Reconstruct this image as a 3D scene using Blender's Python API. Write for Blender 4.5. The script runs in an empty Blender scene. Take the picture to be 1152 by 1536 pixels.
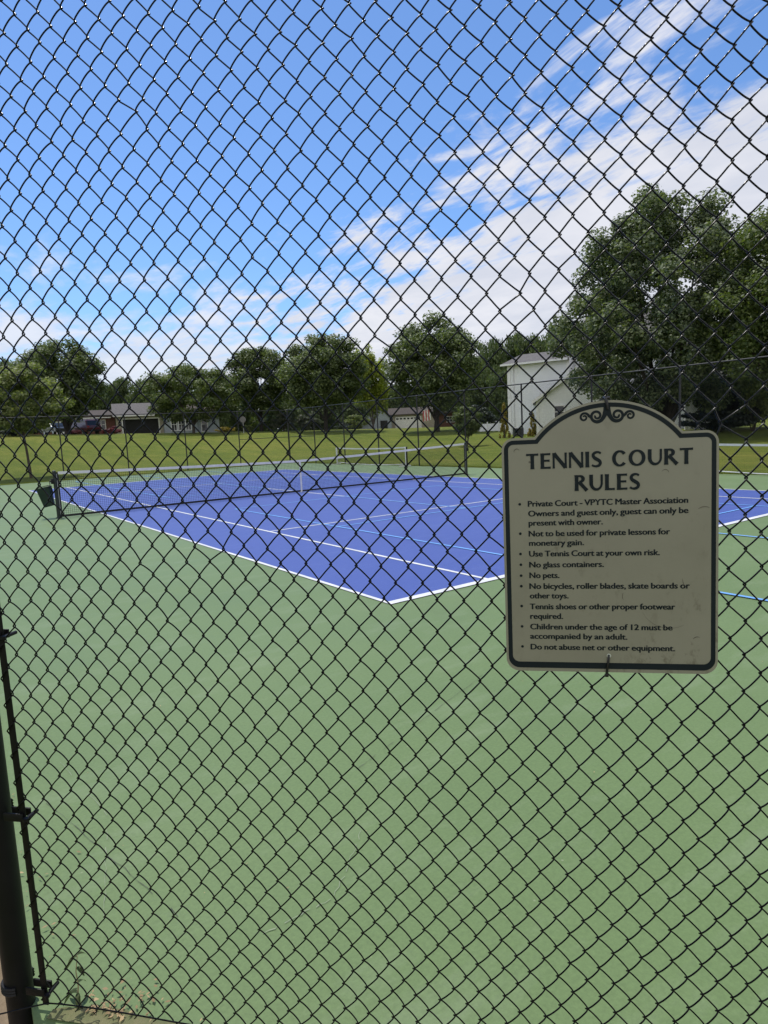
import bpy, bmesh, math, random
import numpy as np
from mathutils import Vector, Matrix
R = math.radians
SC = bpy.context.scene
COL = SC.collection
rng = np.random.default_rng(7)
random.seed(7)

# ------------------------------------------------------------------ camera
CAM = np.array([-9.1033, -16.9923, 1.6813])
YAW, PITCH, ROLL, FPX = 0.613443, -0.123501, -0.049386, 1000.28
fw = np.array([math.sin(YAW)*math.cos(PITCH), math.cos(YAW)*math.cos(PITCH), math.sin(PITCH)])
r0 = np.array([math.cos(YAW), -math.sin(YAW), 0.0]); u0 = np.cross(r0, fw)
rt = r0*math.cos(ROLL) + u0*math.sin(ROLL); up = -r0*math.sin(ROLL) + u0*math.cos(ROLL)
cd = bpy.data.cameras.new('camera'); cam = bpy.data.objects.new('camera', cd); COL.objects.link(cam)
cam.matrix_world = Matrix(((rt[0], up[0], -fw[0], CAM[0]), (rt[1], up[1], -fw[1], CAM[1]), (rt[2], up[2], -fw[2], CAM[2]), (0, 0, 0, 1)))
cd.sensor_fit = 'AUTO'; cd.sensor_width = 36; cd.lens = FPX/1536*36
cd.clip_start = 0.05; cd.clip_end = 3000
SC.camera = cam

# ------------------------------------------------------------------ light
SUN_AZ, SUN_EL = R(-1), R(68)            # bearing from +Y towards +X
sd = bpy.data.lights.new('sun', 'SUN'); sd.energy = 3.6; sd.angle = R(0.53); sd.color = (1.0, 0.955, 0.88)
so = bpy.data.objects.new('sun', sd); COL.objects.link(so)
sv = Vector((math.sin(SUN_AZ)*math.cos(SUN_EL), math.cos(SUN_AZ)*math.cos(SUN_EL), math.sin(SUN_EL)))
so.rotation_euler = sv.to_track_quat('Z', 'Y').to_euler()
SC.view_settings.view_transform = 'Standard'; SC.view_settings.look = 'None'
SC.view_settings.exposure = 0.0; SC.view_settings.gamma = 1.0; SC.view_settings.use_curve_mapping = False

def ray(px, py):
    return fw + rt*((px-576)/FPX) + up*((768-py)/FPX)

# ------------------------------------------------------------------ world: sky and clouds
W = bpy.data.worlds.new('World'); SC.world = W; W.use_nodes = True
NT = W.node_tree; NT.nodes.clear()
def wn(t, **k):
    n = NT.nodes.new(t)
    for a, b in k.items(): setattr(n, a, b)
    return n
def wl(a, b): NT.links.new(a, b)
def wmath(op, a, b=None, c=None):
    n = wn('ShaderNodeMath', operation=op)
    for i, v in enumerate((a, b, c)):
        if v is None: continue
        if isinstance(v, (int, float)): n.inputs[i].default_value = v
        else: wl(v, n.inputs[i])
    return n.outputs[0]
def wstep(v, lo, hi, clamp=True):
    n = wn('ShaderNodeMapRange', interpolation_type='SMOOTHSTEP')
    n.inputs['From Min'].default_value = lo; n.inputs['From Max'].default_value = hi
    wl(v, n.inputs['Value']); return n.outputs['Result']
sky = wn('ShaderNodeTexSky', sky_type='NISHITA', sun_disc=False, sun_elevation=SUN_EL, sun_rotation=SUN_AZ)
sky.altitude = 200; sky.air_density = 1.0; sky.dust_density = 0.4; sky.ozone_density = 2.5
tc = wn('ShaderNodeTexCoord'); sep = wn('ShaderNodeSeparateXYZ'); wl(tc.outputs['Generated'], sep.inputs[0])
zc = wmath('MAXIMUM', wmath('ADD', sep.outputs[2], 0.10), 0.03)
pv = wn('ShaderNodeCombineXYZ')
wl(wmath('DIVIDE', sep.outputs[0], zc), pv.inputs[0]); wl(wmath('DIVIDE', sep.outputs[1], zc), pv.inputs[1])
def wnoise(scale, detail, rough, rot=0.0, sx=1.0, sy=1.0, off=(0, 0, 0), dist=0.0):
    mp = wn('ShaderNodeMapping'); mp.inputs['Rotation'].default_value = (0, 0, rot)
    mp.inputs['Scale'].default_value = (sx, sy, 1); mp.inputs['Location'].default_value = off
    wl(pv.outputs[0], mp.inputs[0])
    n = wn('ShaderNodeTexNoise'); n.inputs['Scale'].default_value = scale; n.inputs['Detail'].default_value = detail
    n.inputs['Roughness'].default_value = rough; n.inputs['Distortion'].default_value = dist
    wl(mp.outputs[0], n.inputs['Vector']); return n.outputs['Fac']
# the cloud bank lies on one side of a great circle
a1, a2 = ray(350, 440), ray(1068, 0)
nn = np.cross(a1, a2); nn /= np.linalg.norm(nn)
if nn @ ray(1000, 400) < 0: nn = -nn
dt = wn('ShaderNodeVectorMath', operation='DOT_PRODUCT'); wl(tc.outputs['Generated'], dt.inputs[0]); dt.inputs[1].default_value = tuple(nn)
n_big = wnoise(0.9, 3, 0.5, 0.5, 1, 1, (3.1, 1.7, 0))
n_fine = wnoise(6.0, 8, 0.62, 0.75, 1.0, 0.40, (1.3, 8.2, 0), 0.4)
n_puff = wnoise(2.2, 5, 0.58, 0.6, 1.0, 0.7, (7.3, 2.2, 0), 0.3)
t = wmath('ADD', dt.outputs['Value'], wmath('MULTIPLY', wmath('SUBTRACT', n_puff, 0.5), 0.34))
t = wmath('ADD', t, wmath('MULTIPLY', wmath('SUBTRACT', n_fine, 0.5), 0.56))
bank = wstep(t, 0.0, 0.13)
# low wisps round the horizon
t2 = wmath('ADD', wmath('SUBTRACT', 0.225, sep.outputs[2]), wmath('MULTIPLY', wmath('SUBTRACT', n_puff, 0.5), 0.40))
t2 = wmath('ADD', t2, wmath('MULTIPLY', wmath('SUBTRACT', n_fine, 0.5), 0.22))
low = wstep(t2, 0.0, 0.13)
# unseen cloud added behind the photographer to whiten and lift the fill light
db = wn('ShaderNodeVectorMath', operation='DOT_PRODUCT'); wl(tc.outputs['Generated'], db.inputs[0]); db.inputs[1].default_value = (-0.575, -0.818, 0.0)
back = wstep(wmath('ADD', db.outputs['Value'], wmath('MULTIPLY', wmath('SUBTRACT', n_puff, 0.5), 0.5)), 0.0, 0.35)
cover = wmath('MAXIMUM', wmath('MULTIPLY', bank, 0.95), wmath('MULTIPLY', low, 0.82))
ccol = wn('ShaderNodeMix', data_type='RGBA'); wl(wstep(n_puff, 0.35, 0.7), ccol.inputs['Factor'])
ccol.inputs['A'].default_value = (4.7, 4.85, 5.4, 1); ccol.inputs['B'].default_value = (5.8, 5.8, 6.1, 1)
hs = wn('ShaderNodeMix', data_type='RGBA', blend_type='MULTIPLY'); hs.inputs['Factor'].default_value = 1.0
wl(sky.outputs[0], hs.inputs['A']); hs.inputs['B'].default_value = (0.70, 0.89, 1.12, 1)
mx = wn('ShaderNodeMix', data_type='RGBA'); wl(cover, mx.inputs['Factor']); wl(hs.outputs['Result'], mx.inputs['A']); wl(ccol.outputs['Result'], mx.inputs['B'])
bg = wn('ShaderNodeBackground'); bg.inputs['Strength'].default_value = 0.15
bk = wn('ShaderNodeMix', data_type='RGBA'); wl(wmath('MULTIPLY', back, 0.9), bk.inputs['Factor']); wl(mx.outputs['Result'], bk.inputs['A']); bk.inputs['B'].default_value = (7.5, 7.4, 7.6, 1)
wl(bk.outputs['Result'], bg.inputs['Color'])
wo = wn('ShaderNodeOutputWorld'); wl(bg.outputs[0], wo.inputs['Surface'])

# ------------------------------------------------------------------ helpers
def link(o): COL.objects.link(o); return o
def tag(o, label=None, cat=None, group=None, kind=None):
    if label: o['label'] = label
    if cat: o['category'] = cat
    if group: o['group'] = group
    if kind: o['kind'] = kind
    return o
def empty(name, loc, label, cat, group=None, rz=0.0):
    o = bpy.data.objects.new(name, None); link(o); o.location = loc; o.rotation_euler = (0, 0, rz)
    o.empty_display_size = 0.1
    return tag(o, label, cat, group)
def me_np(name, V, F, mat, smooth=False):
    """mesh from numpy verts and a list of index arrays (each n x k)"""
    m = bpy.data.meshes.new(name)
    V = np.asarray(V, dtype=np.float32)
    if isinstance(F, np.ndarray): F = [F]
    m.vertices.add(len(V)); m.vertices.foreach_set('co', V.ravel())
    tot = sum(f.size for f in F); nf = sum(len(f) for f in F)
    m.loops.add(tot); m.polygons.add(nf)
    m.loops.foreach_set('vertex_index', np.concatenate([f.ravel() for f in F]).astype(np.int32))
    ls = []; st = 0
    for f in F:
        k = f.shape[1]; ls.append(st + np.arange(len(f))*k); st += f.size
    m.polygons.foreach_set('loop_start', np.concatenate(ls).astype(np.int32))
    m.polygons.foreach_set('loop_total', np.concatenate([np.full(len(f), f.shape[1]) for f in F]).astype(np.int32))
    if smooth: m.polygons.foreach_set('use_smooth', np.ones(nf, dtype=bool))
    m.update(calc_edges=True); m.validate()
    m.materials.append(mat)
    return m
def ob(name, mesh, parent=None, loc=None, rz=None):
    o = bpy.data.objects.new(name, mesh); link(o)
    if parent is not None: o.parent = parent
    if loc is not None: o.location = loc
    if rz is not None: o.rotation_euler = (0, 0, rz)
    return o
class MB:
    """collects simple shapes into one mesh"""
    def __init__(s): s.V = []; s.F = []; s.n = 0
    def add(s, V, F):
        s.V += [tuple(v) for v in V]; s.F += [tuple(i+s.n for i in f) for f in F]; s.n += len(V); return s
    def box(s, c, d, rz=0.0, bev=0.0):
        x, y, z = d[0]/2, d[1]/2, d[2]/2
        if bev <= 0:
            V = [(sx*x, sy*y, sz*z) for sz in (-1, 1) for sy in (-1, 1) for sx in (-1, 1)]
            F = [(0, 2, 3, 1), (4, 5, 7, 6), (0, 1, 5, 4), (2, 6, 7, 3), (0, 4, 6, 2), (1, 3, 7, 5)]
        else:
            bm = bmesh.new(); bmesh.ops.create_cube(bm, size=1)
            for v in bm.verts: v.co = Vector((v.co.x*d[0], v.co.y*d[1], v.co.z*d[2]))
            bmesh.ops.bevel(bm, geom=bm.edges[:], offset=bev, segments=2, affect='EDGES', profile=0.5)
            bm.verts.index_update(); V = [tuple(v.co) for v in bm.verts]; F = [tuple(v.index for v in f.verts) for f in bm.faces]; bm.free()
        ca, sa = math.cos(rz), math.sin(rz)
        return s.add([(c[0]+ca*v[0]-sa*v[1], c[1]+sa*v[0]+ca*v[1], c[2]+v[2]) for v in V], F)
    def tube(s, pts, rad, n=8, cap=True, ry=None):
        pts = [np.array(p, float) for p in pts]; m = len(pts)
        rad = rad if hasattr(rad, '__len__') else [rad]*m
        V = []; F = []; pu = None
        for i, p in enumerate(pts):
            d = pts[min(i+1, m-1)] - pts[max(i-1, 0)]; d = d/(np.linalg.norm(d)+1e-9)
            if pu is None: pu = np.array([0, 0, 1.]) if abs(d[2]) < .9 else np.array([1., 0, 0])
            a = np.cross(d, pu); a /= np.linalg.norm(a)+1e-9; b = np.cross(a, d); pu = b
            for k in range(n):
                th = 2*math.pi*k/n; V.append(p + rad[i]*(a*math.cos(th)+b*math.sin(th)*(ry or 1)))
        for i in range(m-1):
            for k in range(n):
                F.append((i*n+k, i*n+(k+1) % n, (i+1)*n+(k+1) % n, (i+1)*n+k))
        if cap: F.append(tuple(range(n))[::-1]); F.append(tuple((m-1)*n+k for k in range(n)))
        return s.add(V, F)
    def lathe(s, c, prof, n=16):
        V = []; F = []
        for r_, z in prof:
            for k in range(n): V.append((c[0]+r_*math.cos(2*math.pi*k/n), c[1]+r_*math.sin(2*math.pi*k/n), c[2]+z))
        for i in range(len(prof)-1):
            for k in range(n): F.append((i*n+k, i*n+(k+1) % n, (i+1)*n+(k+1) % n, (i+1)*n+k))
        F.append(tuple(range(n))[::-1]); F.append(tuple((len(prof)-1)*n+k for k in range(n)))
        return s.add(V, F)
    def prism(s, poly, fn, h):
        """poly 2D -> fn(u, v, w) with w in (0, h)"""
        n = len(poly)
        V = [fn(u, v, 0) for u, v in poly] + [fn(u, v, h) for u, v in poly]
        F = [tuple(range(n))[::-1], tuple(n+i for i in range(n))] + [(i, (i+1) % n, n+(i+1) % n, n+i) for i in range(n)]
        return s.add(V, F)
    def mesh(s, name, mat, smooth=False):
        m = bpy.data.meshes.new(name); m.from_pydata(s.V, [], s.F); m.update()
        bm = bmesh.new(); bm.from_mesh(m); bmesh.ops.recalc_face_normals(bm, faces=bm.faces[:]); bm.to_mesh(m); bm.free()
        m.materials.append(mat)
        if smooth:
            m.polygons.foreach_set('use_smooth', [True]*len(m.polygons))
            m.set_sharp_from_angle(angle=R(40))
        return m
    def ob(s, name, mat, parent=None, smooth=False, loc=None, rz=None):
        return ob(name, s.mesh(name, mat, smooth), parent, loc, rz)

# ------------------------------------------------------------------ materials
class Mat:
    def __init__(s, name, col=(.5, .5, .5), rough=.6, spec=.5, metal=0.0):
        s.m = bpy.data.materials.new(name); s.m.use_nodes = True; s.t = s.m.node_tree
        s.b = s.t.nodes['Principled BSDF']; s.out = s.t.nodes['Material Output']
        s.b.inputs['Base Color'].default_value = (*col, 1); s.b.inputs['Roughness'].default_value = rough
        s.b.inputs['Specular IOR Level'].default_value = spec; s.b.inputs['Metallic'].default_value = metal
        s.tc = s.n('ShaderNodeTexCoord')
    def n(s, t, **k):
        q = s.t.nodes.new(t)
        for a, b in k.items(): setattr(q, a, b)
        return q
    def l(s, a, b): s.t.links.new(a, b)
    def noise(s, scale, detail=4, rough=.55, sc=(1, 1, 1), coord='Object', rot=(0, 0, 0)):
        mp = s.n('ShaderNodeMapping'); mp.inputs['Scale'].default_value = sc; mp.inputs['Rotation'].default_value = rot
        s.l(s.tc.outputs[coord], mp.inputs[0])
        q = s.n('ShaderNodeTexNoise'); q.inputs['Scale'].default_value = scale; q.inputs['Detail'].default_value = detail
        q.inputs['Roughness'].default_value = rough; s.l(mp.outputs[0], q.inputs['Vector']); return q.outputs['Fac']
    def ramp(s, fac, stops):
        q = s.n('ShaderNodeValToRGB'); e = q.color_ramp.elements
        while len(e) < len(stops): e.new(0.5)
        for i, (p, c) in enumerate(stops): e[i].position = p; e[i].color = (*c, 1)
        s.l(fac, q.inputs[0]); return q.outputs[0]
    def mix(s, fac, a, b, mode='MIX'):
        q = s.n('ShaderNodeMix', data_type='RGBA', blend_type=mode)
        for nm, v in (('Factor', fac), ('A', a), ('B', b)):
            if isinstance(v, (int, float)): q.inputs[nm].default_value = v
            elif isinstance(v, tuple): q.inputs[nm].default_value = (*v, 1)
            else: s.l(v, q.inputs[nm])
        return q.outputs['Result']
    def col(s, c): s.l(c, s.b.inputs['Base Color']); return s
    def bump(s, h, strength=.3, dist=.01):
        q = s.n('ShaderNodeBump'); q.inputs['Strength'].default_value = strength; q.inputs['Distance'].default_value = dist
        s.l(h, q.inputs['Height']); s.l(q.outputs[0], s.b.inputs['Normal']); return s
    def roughfac(s, f, lo, hi):
        q = s.n('ShaderNodeMapRange'); q.inputs['To Min'].default_value = lo; q.inputs['To Max'].default_value = hi
        s.l(f, q.inputs['Value']); s.l(q.outputs[0], s.b.inputs['Roughness']); return s
def varied(name, c1, c2, rough=.6, scale=3.0, spec=.4, bump=0.0, detail=5, metal=0.0):
    m = Mat(name, c1, rough, spec, metal); f = m.noise(scale, detail)
    m.col(m.ramp(f, [(.3, c1), (.7, c2)]))
    if bump: m.bump(m.noise(scale*6, 4), bump)
    return m.m
def court_mat(name, c1, c2, c3, lightstain):
    m = Mat(name, c1, .5, .28)
    base = m.ramp(m.noise(.45, 6, .6), [(.25, c1), (.5, c2), (.78, c3)])
    st = m.noise(1.1, 8, .72, (1, 3.0, 1), rot=(0, 0, .6))
    k = m.ramp(st, [(.52, (0, 0, 0)), (.76, (.55, .55, .55))])
    base = m.mix(k, base, lightstain)
    fl = m.n('ShaderNodeTexVoronoi'); fl.inputs['Scale'].default_value = 5.5; m.l(m.tc.outputs['Object'], fl.inputs['Vector'])
    fk = m.ramp(fl.outputs['Distance'], [(.018, (1, 1, 1)), (.034, (0, 0, 0))])
    sel = m.ramp(m.noise(2.3, 2), [(.52, (0, 0, 0)), (.56, (.6, .6, .6))])
    fk = m.mix(1.0, fk, sel, 'MULTIPLY')
    base = m.mix(fk, base, (.55, .52, .40))
    fine = m.noise(60, 3, .7)
    base = m.mix(.42, base, m.ramp(fine, [(.25, tuple(x*.66 for x in c2)), (.75, tuple(min(1, x*1.32) for x in c2))]))
    dk = m.ramp(m.noise(.7, 6, .65, (2, 1, 1), rot=(0, 0, 1.1)), [(.60, (0, 0, 0)), (.74, (.35, .35, .35))])
    base = m.mix(dk, base, tuple(x*.70 for x in c2))
    m.col(base); m.bump(m.noise(140, 3, .7), .18, .004); m.roughfac(m.noise(.9, 5), .5, .7)
    m.b.inputs['Sheen Weight'].default_value = .05; m.b.inputs['Sheen Roughness'].default_value = .45; m.b.inputs['Sheen Tint'].default_value = (.95, 1, .97, 1)
    return m.m
M = {}
M['green'] = court_mat('court_green', (.104, .162, .057), (.121, .183, .067), (.143, .205, .085), (.26, .31, .20))
M['blue'] = court_mat('court_blue', (.042, .075, .275), (.049, .084, .300), (.060, .098, .330), (.11, .16, .40))
M['line'] = varied('line_white', (.70, .70, .68), (.52, .54, .55), .6, 5.0)
M['pline'] = varied('line_light_blue', (.17, .38, .74), (.13, .33, .70), .6, 2.0)
g = Mat('lawn', (.08, .12, .02), .9, .1)
gb = g.ramp(g.noise(.09, 6, .62), [(.28, (.070, .108, .018)), (.5, (.135, .160, .030)), (.72, (.225, .210, .052))])
gf = g.ramp(g.noise(.8, 7, .75, (1, .35, 1), rot=(0, 0, -.6)), [(.25, (.052, .094, .013)), (.52, (.132, .168, .026)), (.75, (.275, .250, .065))])
gc = g.mix(.5, gb, gf)
gt = g.ramp(g.noise(9, 5, .75), [(.25, (.40, .48, .38)), (.75, (1.45, 1.38, 1.25))])
g.col(g.mix(.8, gc, gt, 'MULTIPLY')); g.bump(g.noise(14, 5, .8), .9, .08); M['lawn'] = g.m
M['dirt'] = varied('dirt', (.16, .12, .08), (.26, .20, .13), .95, 9, .1, .6)
v = Mat('black_vinyl', (.0022, .0022, .0028), .38, .20)
v.roughfac(v.noise(40, 3), .17, .30); M['vinyl'] = v.m
M['vinyl_far'] = varied('black_vinyl_weathered', (.012, .012, .014), (.02, .02, .022), .5, 4)
M['postblack'] = varied('black_post_coating', (.003, .003, .0035), (.006, .006, .007), .5, 8, .25)
M['netblack'] = varied('net_cord_black', (.010, .011, .012), (.022, .023, .024), .8, 20)
M['white_band'] = varied('white_vinyl_band', (.62, .63, .64), (.50, .51, .52), .6, 6)
M['postgreen'] = varied('dark_green_paint', (.008, .014, .013), (.014, .022, .02), .4, 8)
M['bingreen'] = varied('bin_green_plastic', (.006, .018, .015), (.010, .026, .02), .45, 5)
M['metal'] = Mat('galvanised', (.45, .46, .48), .4, .5, .8).m
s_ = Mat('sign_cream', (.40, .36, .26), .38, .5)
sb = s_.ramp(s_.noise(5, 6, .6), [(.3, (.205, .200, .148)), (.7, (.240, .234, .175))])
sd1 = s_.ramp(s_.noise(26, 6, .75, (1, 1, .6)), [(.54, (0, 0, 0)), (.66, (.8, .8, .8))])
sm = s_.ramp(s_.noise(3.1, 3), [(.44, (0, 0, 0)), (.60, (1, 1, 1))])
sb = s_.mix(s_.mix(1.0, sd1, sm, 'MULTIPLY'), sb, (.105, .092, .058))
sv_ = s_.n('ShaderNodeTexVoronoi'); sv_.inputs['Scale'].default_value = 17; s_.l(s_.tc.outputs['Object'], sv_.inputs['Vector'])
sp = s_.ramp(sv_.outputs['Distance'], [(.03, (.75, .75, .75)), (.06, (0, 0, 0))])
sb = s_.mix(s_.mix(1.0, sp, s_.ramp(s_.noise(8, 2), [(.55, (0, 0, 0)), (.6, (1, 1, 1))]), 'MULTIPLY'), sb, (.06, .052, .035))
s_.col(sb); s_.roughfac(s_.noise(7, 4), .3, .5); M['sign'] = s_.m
M['ink'] = varied('sign_ink', (.005, .010, .012), (.008, .014, .017), .6, 12, .2)
M['tie'] = Mat('cable_tie_black', (.006, .006, .007), .4, .5).m
M['bark'] = varied('bark', (.050, .040, .032), (.10, .085, .07), .9, 5, .2, .8)
M['barkdark'] = varied('bark_dark', (.022, .019, .016), (.045, .038, .032), .9, 5, .2, .8)
def leafmat(name, c1, c2, tr=.35, trc=None):
    m = bpy.data.materials.new(name); m.use_nodes = True; t = m.node_tree; t.nodes.clear()
    ge = t.nodes.new('ShaderNodeNewGeometry'); ra = t.nodes.new('ShaderNodeValToRGB')
    ra.color_ramp.elements[0].color = (*c1, 1); ra.color_ramp.elements[1].color = (*c2, 1)
    t.links.new(ge.outputs['Random Per Island'], ra.inputs[0])
    d = t.nodes.new('ShaderNodeBsdfPrincipled'); d.inputs['Roughness'].default_value = .55; d.inputs['Specular IOR Level'].default_value = .28
    t.links.new(ra.outputs[0], d.inputs['Base Color'])
    tr_ = t.nodes.new('ShaderNodeBsdfTranslucent')
    hm = t.nodes.new('ShaderNodeMix'); hm.data_type = 'RGBA'; hm.blend_type = 'MULTIPLY'; hm.inputs['Factor'].default_value = 1
    t.links.new(ra.outputs[0], hm.inputs['A']); hm.inputs['B'].default_value = (*(trc or (1.7, 1.9, .7)), 1)
    t.links.new(hm.outputs['Result'], tr_.inputs['Color'])
    x = t.nodes.new('ShaderNodeMixShader'); x.inputs[0].default_value = tr
    t.links.new(d.outputs[0], x.inputs[1]); t.links.new(tr_.outputs[0], x.inputs[2])
    o = t.nodes.new('ShaderNodeOutputMaterial'); t.links.new(x.outputs[0], o.inputs[0]); return m
M['leaf_maple'] = leafmat('leaf_maple', (.026, .048, .018), (.178, .215, .090), .28)
M['leaf_oak'] = leafmat('leaf_oak', (.030, .055, .025), (.195, .225, .125), .28)
M['leaf_light'] = leafmat('leaf_light', (.07, .098, .034), (.235, .255, .105), .4)
M['leaf_lime'] = leafmat('leaf_lime', (.13, .165, .024), (.27, .29, .055), .5)
M['leaf_olive'] = leafmat('leaf_olive', (.055, .088, .026), (.135, .160, .058), .3)
M['leaf_wood'] = leafmat('leaf_wood', (.034, .062, .022), (.125, .155, .060), .28)
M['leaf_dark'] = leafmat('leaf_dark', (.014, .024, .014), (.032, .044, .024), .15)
M['leaf_gray'] = leafmat('leaf_gray', (.06, .075, .05), (.12, .13, .085), .3)
M['leaf_red'] = leafmat('leaf_red', (.10, .028, .034), (.19, .055, .060), .35, (1.6, .9, .9))
M['leaf_gold'] = leafmat('leaf_gold', (.16, .15, .02), (.36, .28, .04), .35, (1.5, 1.4, .6))
M['leaf_dry'] = leafmat('leaf_dry', (.22, .15, .07), (.45, .33, .17), .2, (1.2, 1.1, .9))
M['grassblade'] = leafmat('grass_blade', (.085, .12, .02), (.19, .185, .05), .4)

# ------------------------------------------------------------------ terrain
def HT(x, y):
    x = np.asarray(x, float); y = np.asarray(y, float)
    dx = np.maximum(np.maximum(-13 - x, x - 9.6), 0); dy = np.maximum(np.maximum(-22 - y, y - 18.5), 0)
    d = np.hypot(dx, dy); t_ = np.clip(d/48, 0, 1); t_ = t_*t_*(3-2*t_)
    lat = (x-CAM[0])*r0[0] + (y-CAM[1])*r0[1]
    dep = (x-CAM[0])*math.sin(YAW) + (y-CAM[1])*math.cos(YAW)
    lat = np.where(dep > 65, lat*65/np.maximum(dep, 65), lat)
    nr = np.clip(1-np.hypot(x+9.6, y+16)/7, 0, 1); nr = nr*nr*(3-2*nr)
    return -0.03 - .16*nr + t_*np.clip(1.80 - 0.036*lat, 0.2, 3.3)
def at(px, d):
    h = ray(px, 640); k = d/math.hypot(h[0], h[1])
    x, y = CAM[0]+h[0]*k, CAM[1]+h[1]*k
    return x, y, float(HT(x, y))
def zat(px, py, d):
    h = ray(px, py); return CAM[2] + h[2]*d/math.hypot(h[0], h[1])
xs = np.concatenate([np.linspace(-900, -90, 16)[:-1], np.linspace(-90, 160, 140), np.linspace(160, 1000, 16)[1:]])
ys = np.concatenate([np.linspace(-700, -60, 14)[:-1], np.linspace(-60, 180, 136), np.linspace(180, 1100, 16)[1:]])
X, Y = np.meshgrid(xs, ys); Z = HT(X, Y)
nx, ny = len(xs), len(ys); I = np.arange(nx*ny).reshape(ny, nx)
lawn = ob('lawn', me_np('lawn', np.c_[X.ravel(), Y.ravel(), Z.ravel()], np.stack([I[:-1, :-1].ravel(), I[:-1, 1:].ravel(), I[1:, 1:].ravel(), I[1:, :-1].ravel()], 1), M['lawn'], True))
tag(lawn, kind='structure')

# court slab: one green slab, the blue playing surface, the painted lines
TV = np.array([math.cos(R(-46.5)), math.sin(R(-46.5)), 0]); NV = np.array([-TV[1], TV[0], 0])
FD = 1.552                                            # camera to fence plane
FO = np.array([CAM[0], CAM[1], 0]) + NV*FD            # foot of the fence plane
def fp(s, z, w=0.0): return tuple(FO + TV*s + NV*w + np.array([0, 0, z]))
pL = fp(-1.40, 0); pR = fp(3.3, 0)
slab = MB(); poly = [(-8.985, 17.75), (-8.985, pL[1]+.06), fp(-1.405, 0, -.06)[:2], fp(3.3, 0, -.06)[:2], (9.05, pR[1]), (9.05, 17.75)]
slab.prism(poly, lambda u, v, w: (u, v, -0.12+w), 0.12)
tag(slab.ob('court_slab', M['green']), kind='structure')
def quad(mb, x0, y0, x1, y1, z): mb.add([(x0, y0, z), (x1, y0, z), (x1, y1, z), (x0, y1, z)], [(0, 1, 2, 3)])
b = MB(); quad(b, -5.485, -11.885, 5.485, 11.885, .004); tag(b.ob('playing_surface', M['blue']), kind='structure')
b = MB(); w = .05
def vl(mb, x, y0, y1, z, ww): quad(mb, x-ww/2, y0, x+ww/2, y1, z)
def hl(mb, y, x0, x1, z, ww): quad(mb, x0, y-ww/2, x1, y+ww/2, z)
for sx in (-1, 1):
    vl(b, sx*5.46, -11.885+.1, 11.885-.1, .008, w); vl(b, sx*4.115, -11.785, 11.785, .008, w)
    hl(b, sx*11.835, -5.485, 5.485, .008, .1); hl(b, sx*6.40, -4.09, 4.09, .008, w)
    quad(b, -.025, min(sx*6.375, sx*11.685) if False else -6.375, .025, 6.375, .008) if sx == 1 else None
    quad(b, -.025, sx*11.785-(.1 if sx > 0 else 0), .025, sx*11.785+(0 if sx > 0 else .1), .008)
tag(b.ob('court_lines', M['line']), kind='structure')
b = MB()
for sy in (-1, 1):
    c = sy*9.08; z = .012
    for sx in (-1, 1): vl(b, sx*3.05, c-6.70, c+6.70, z, .045)
    for k in (-6.70, -2.13, 2.13, 6.70): hl(b, c+k, -3.027, 3.027, z, .045)
    for k in (-1, 1): vl(b, 0, c+min(k*2.16, k*6.67), c+max(k*2.16, k*6.67), z, .045)
tag(b.ob('pickleball_lines', M['pline']), kind='structure')
# cracks in the coating near the fence
b = MB(); rr = random.Random(3)
def crack(x0, y0, x1, y1, wd, n=14, jit=.006):
    P = []
    for i in range(n+1):
        t_ = i/n; P.append((x0+(x1-x0)*t_+rr.uniform(-jit, jit), y0+(y1-y0)*t_+rr.uniform(-jit, jit)))
    for i in range(n):
        if rr.random() < .25: continue
        (ax, ay), (bx, by) = P[i], P[i+1]; d = math.hypot(bx-ax, by-ay)+1e-6; nx_, ny_ = -(by-ay)/d*wd*rr.uniform(.15, .55), (bx-ax)/d*wd*rr.uniform(.15, .55)
        b.add([(ax-nx_, ay-ny_, .004), (bx-nx_, by-ny_, .004), (bx+nx_, by+ny_, .004), (ax+nx_, ay+ny_, .004)], [(0, 1, 2, 3)])
crack(-8.30, -15.02, -8.02, -15.02, .004); crack(-8.02, -15.02, -7.72, -14.75, .003)
crack(-8.72, -14.6, -8.55, -13.9, .003); crack(-8.55, -13.9, -8.62, -13.2, .003)
tag(b.ob('surface_cracks', varied('crack_filler', (.27, .31, .2), (.22, .26, .17), .8, 30)), kind='structure')
b = MB()
crack(-7.45, -14.3, -6.1, -13.8, .003, 26); crack(-8.75, -13.6, -8.5, -14.75, .003, 20)
tag(b.ob('hairline_cracks', varied('crack_dark', (.07, .08, .05), (.11, .12, .08), .9, 30)), kind='structure')

# ------------------------------------------------------------------ foreground chain-link fence
CU = np.array([[-0.26334, 0.1177], [0.61707, -0.01978], [-0.01552, -0.74646], [0.00168, 0.00486], [0.00852, 0.00501], [-0.00178, -0.02942], [-0.0036, 0.00756], [0.01346, 0.00211], [0.00107, -0.01258], [0.00587, 0.01419]])
def node(a, b_):
    """irregular hand-stretched lattice: column a, half row b -> (s, z) on the fence plane"""
    a = np.asarray(a, float)/30; b_ = np.asarray(b_, float)/30
    ac = np.clip(a, -1.03, .9); bc = np.clip(b_, -.75, 1.45)
    f = np.stack([np.ones_like(ac), ac, bc, ac*ac, ac*bc, bc*bc, ac**3, ac*ac*bc, ac*bc*bc, bc**3], -1)
    S = f @ CU
    S = S + np.stack([(a-ac)*.62, (b_-bc)*-.752], -1)
    return S[..., 0]*FD, S[..., 1]*FD + CAM[2]
fence = empty('chain_link_fence', fp(-1.47, 0), 'black chain link fence close to the lens with the rules sign hung on it', 'fence')
inv = np.array(fence.location)
A0, A1, B0, B1 = -37, 49, -54, 52
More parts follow.
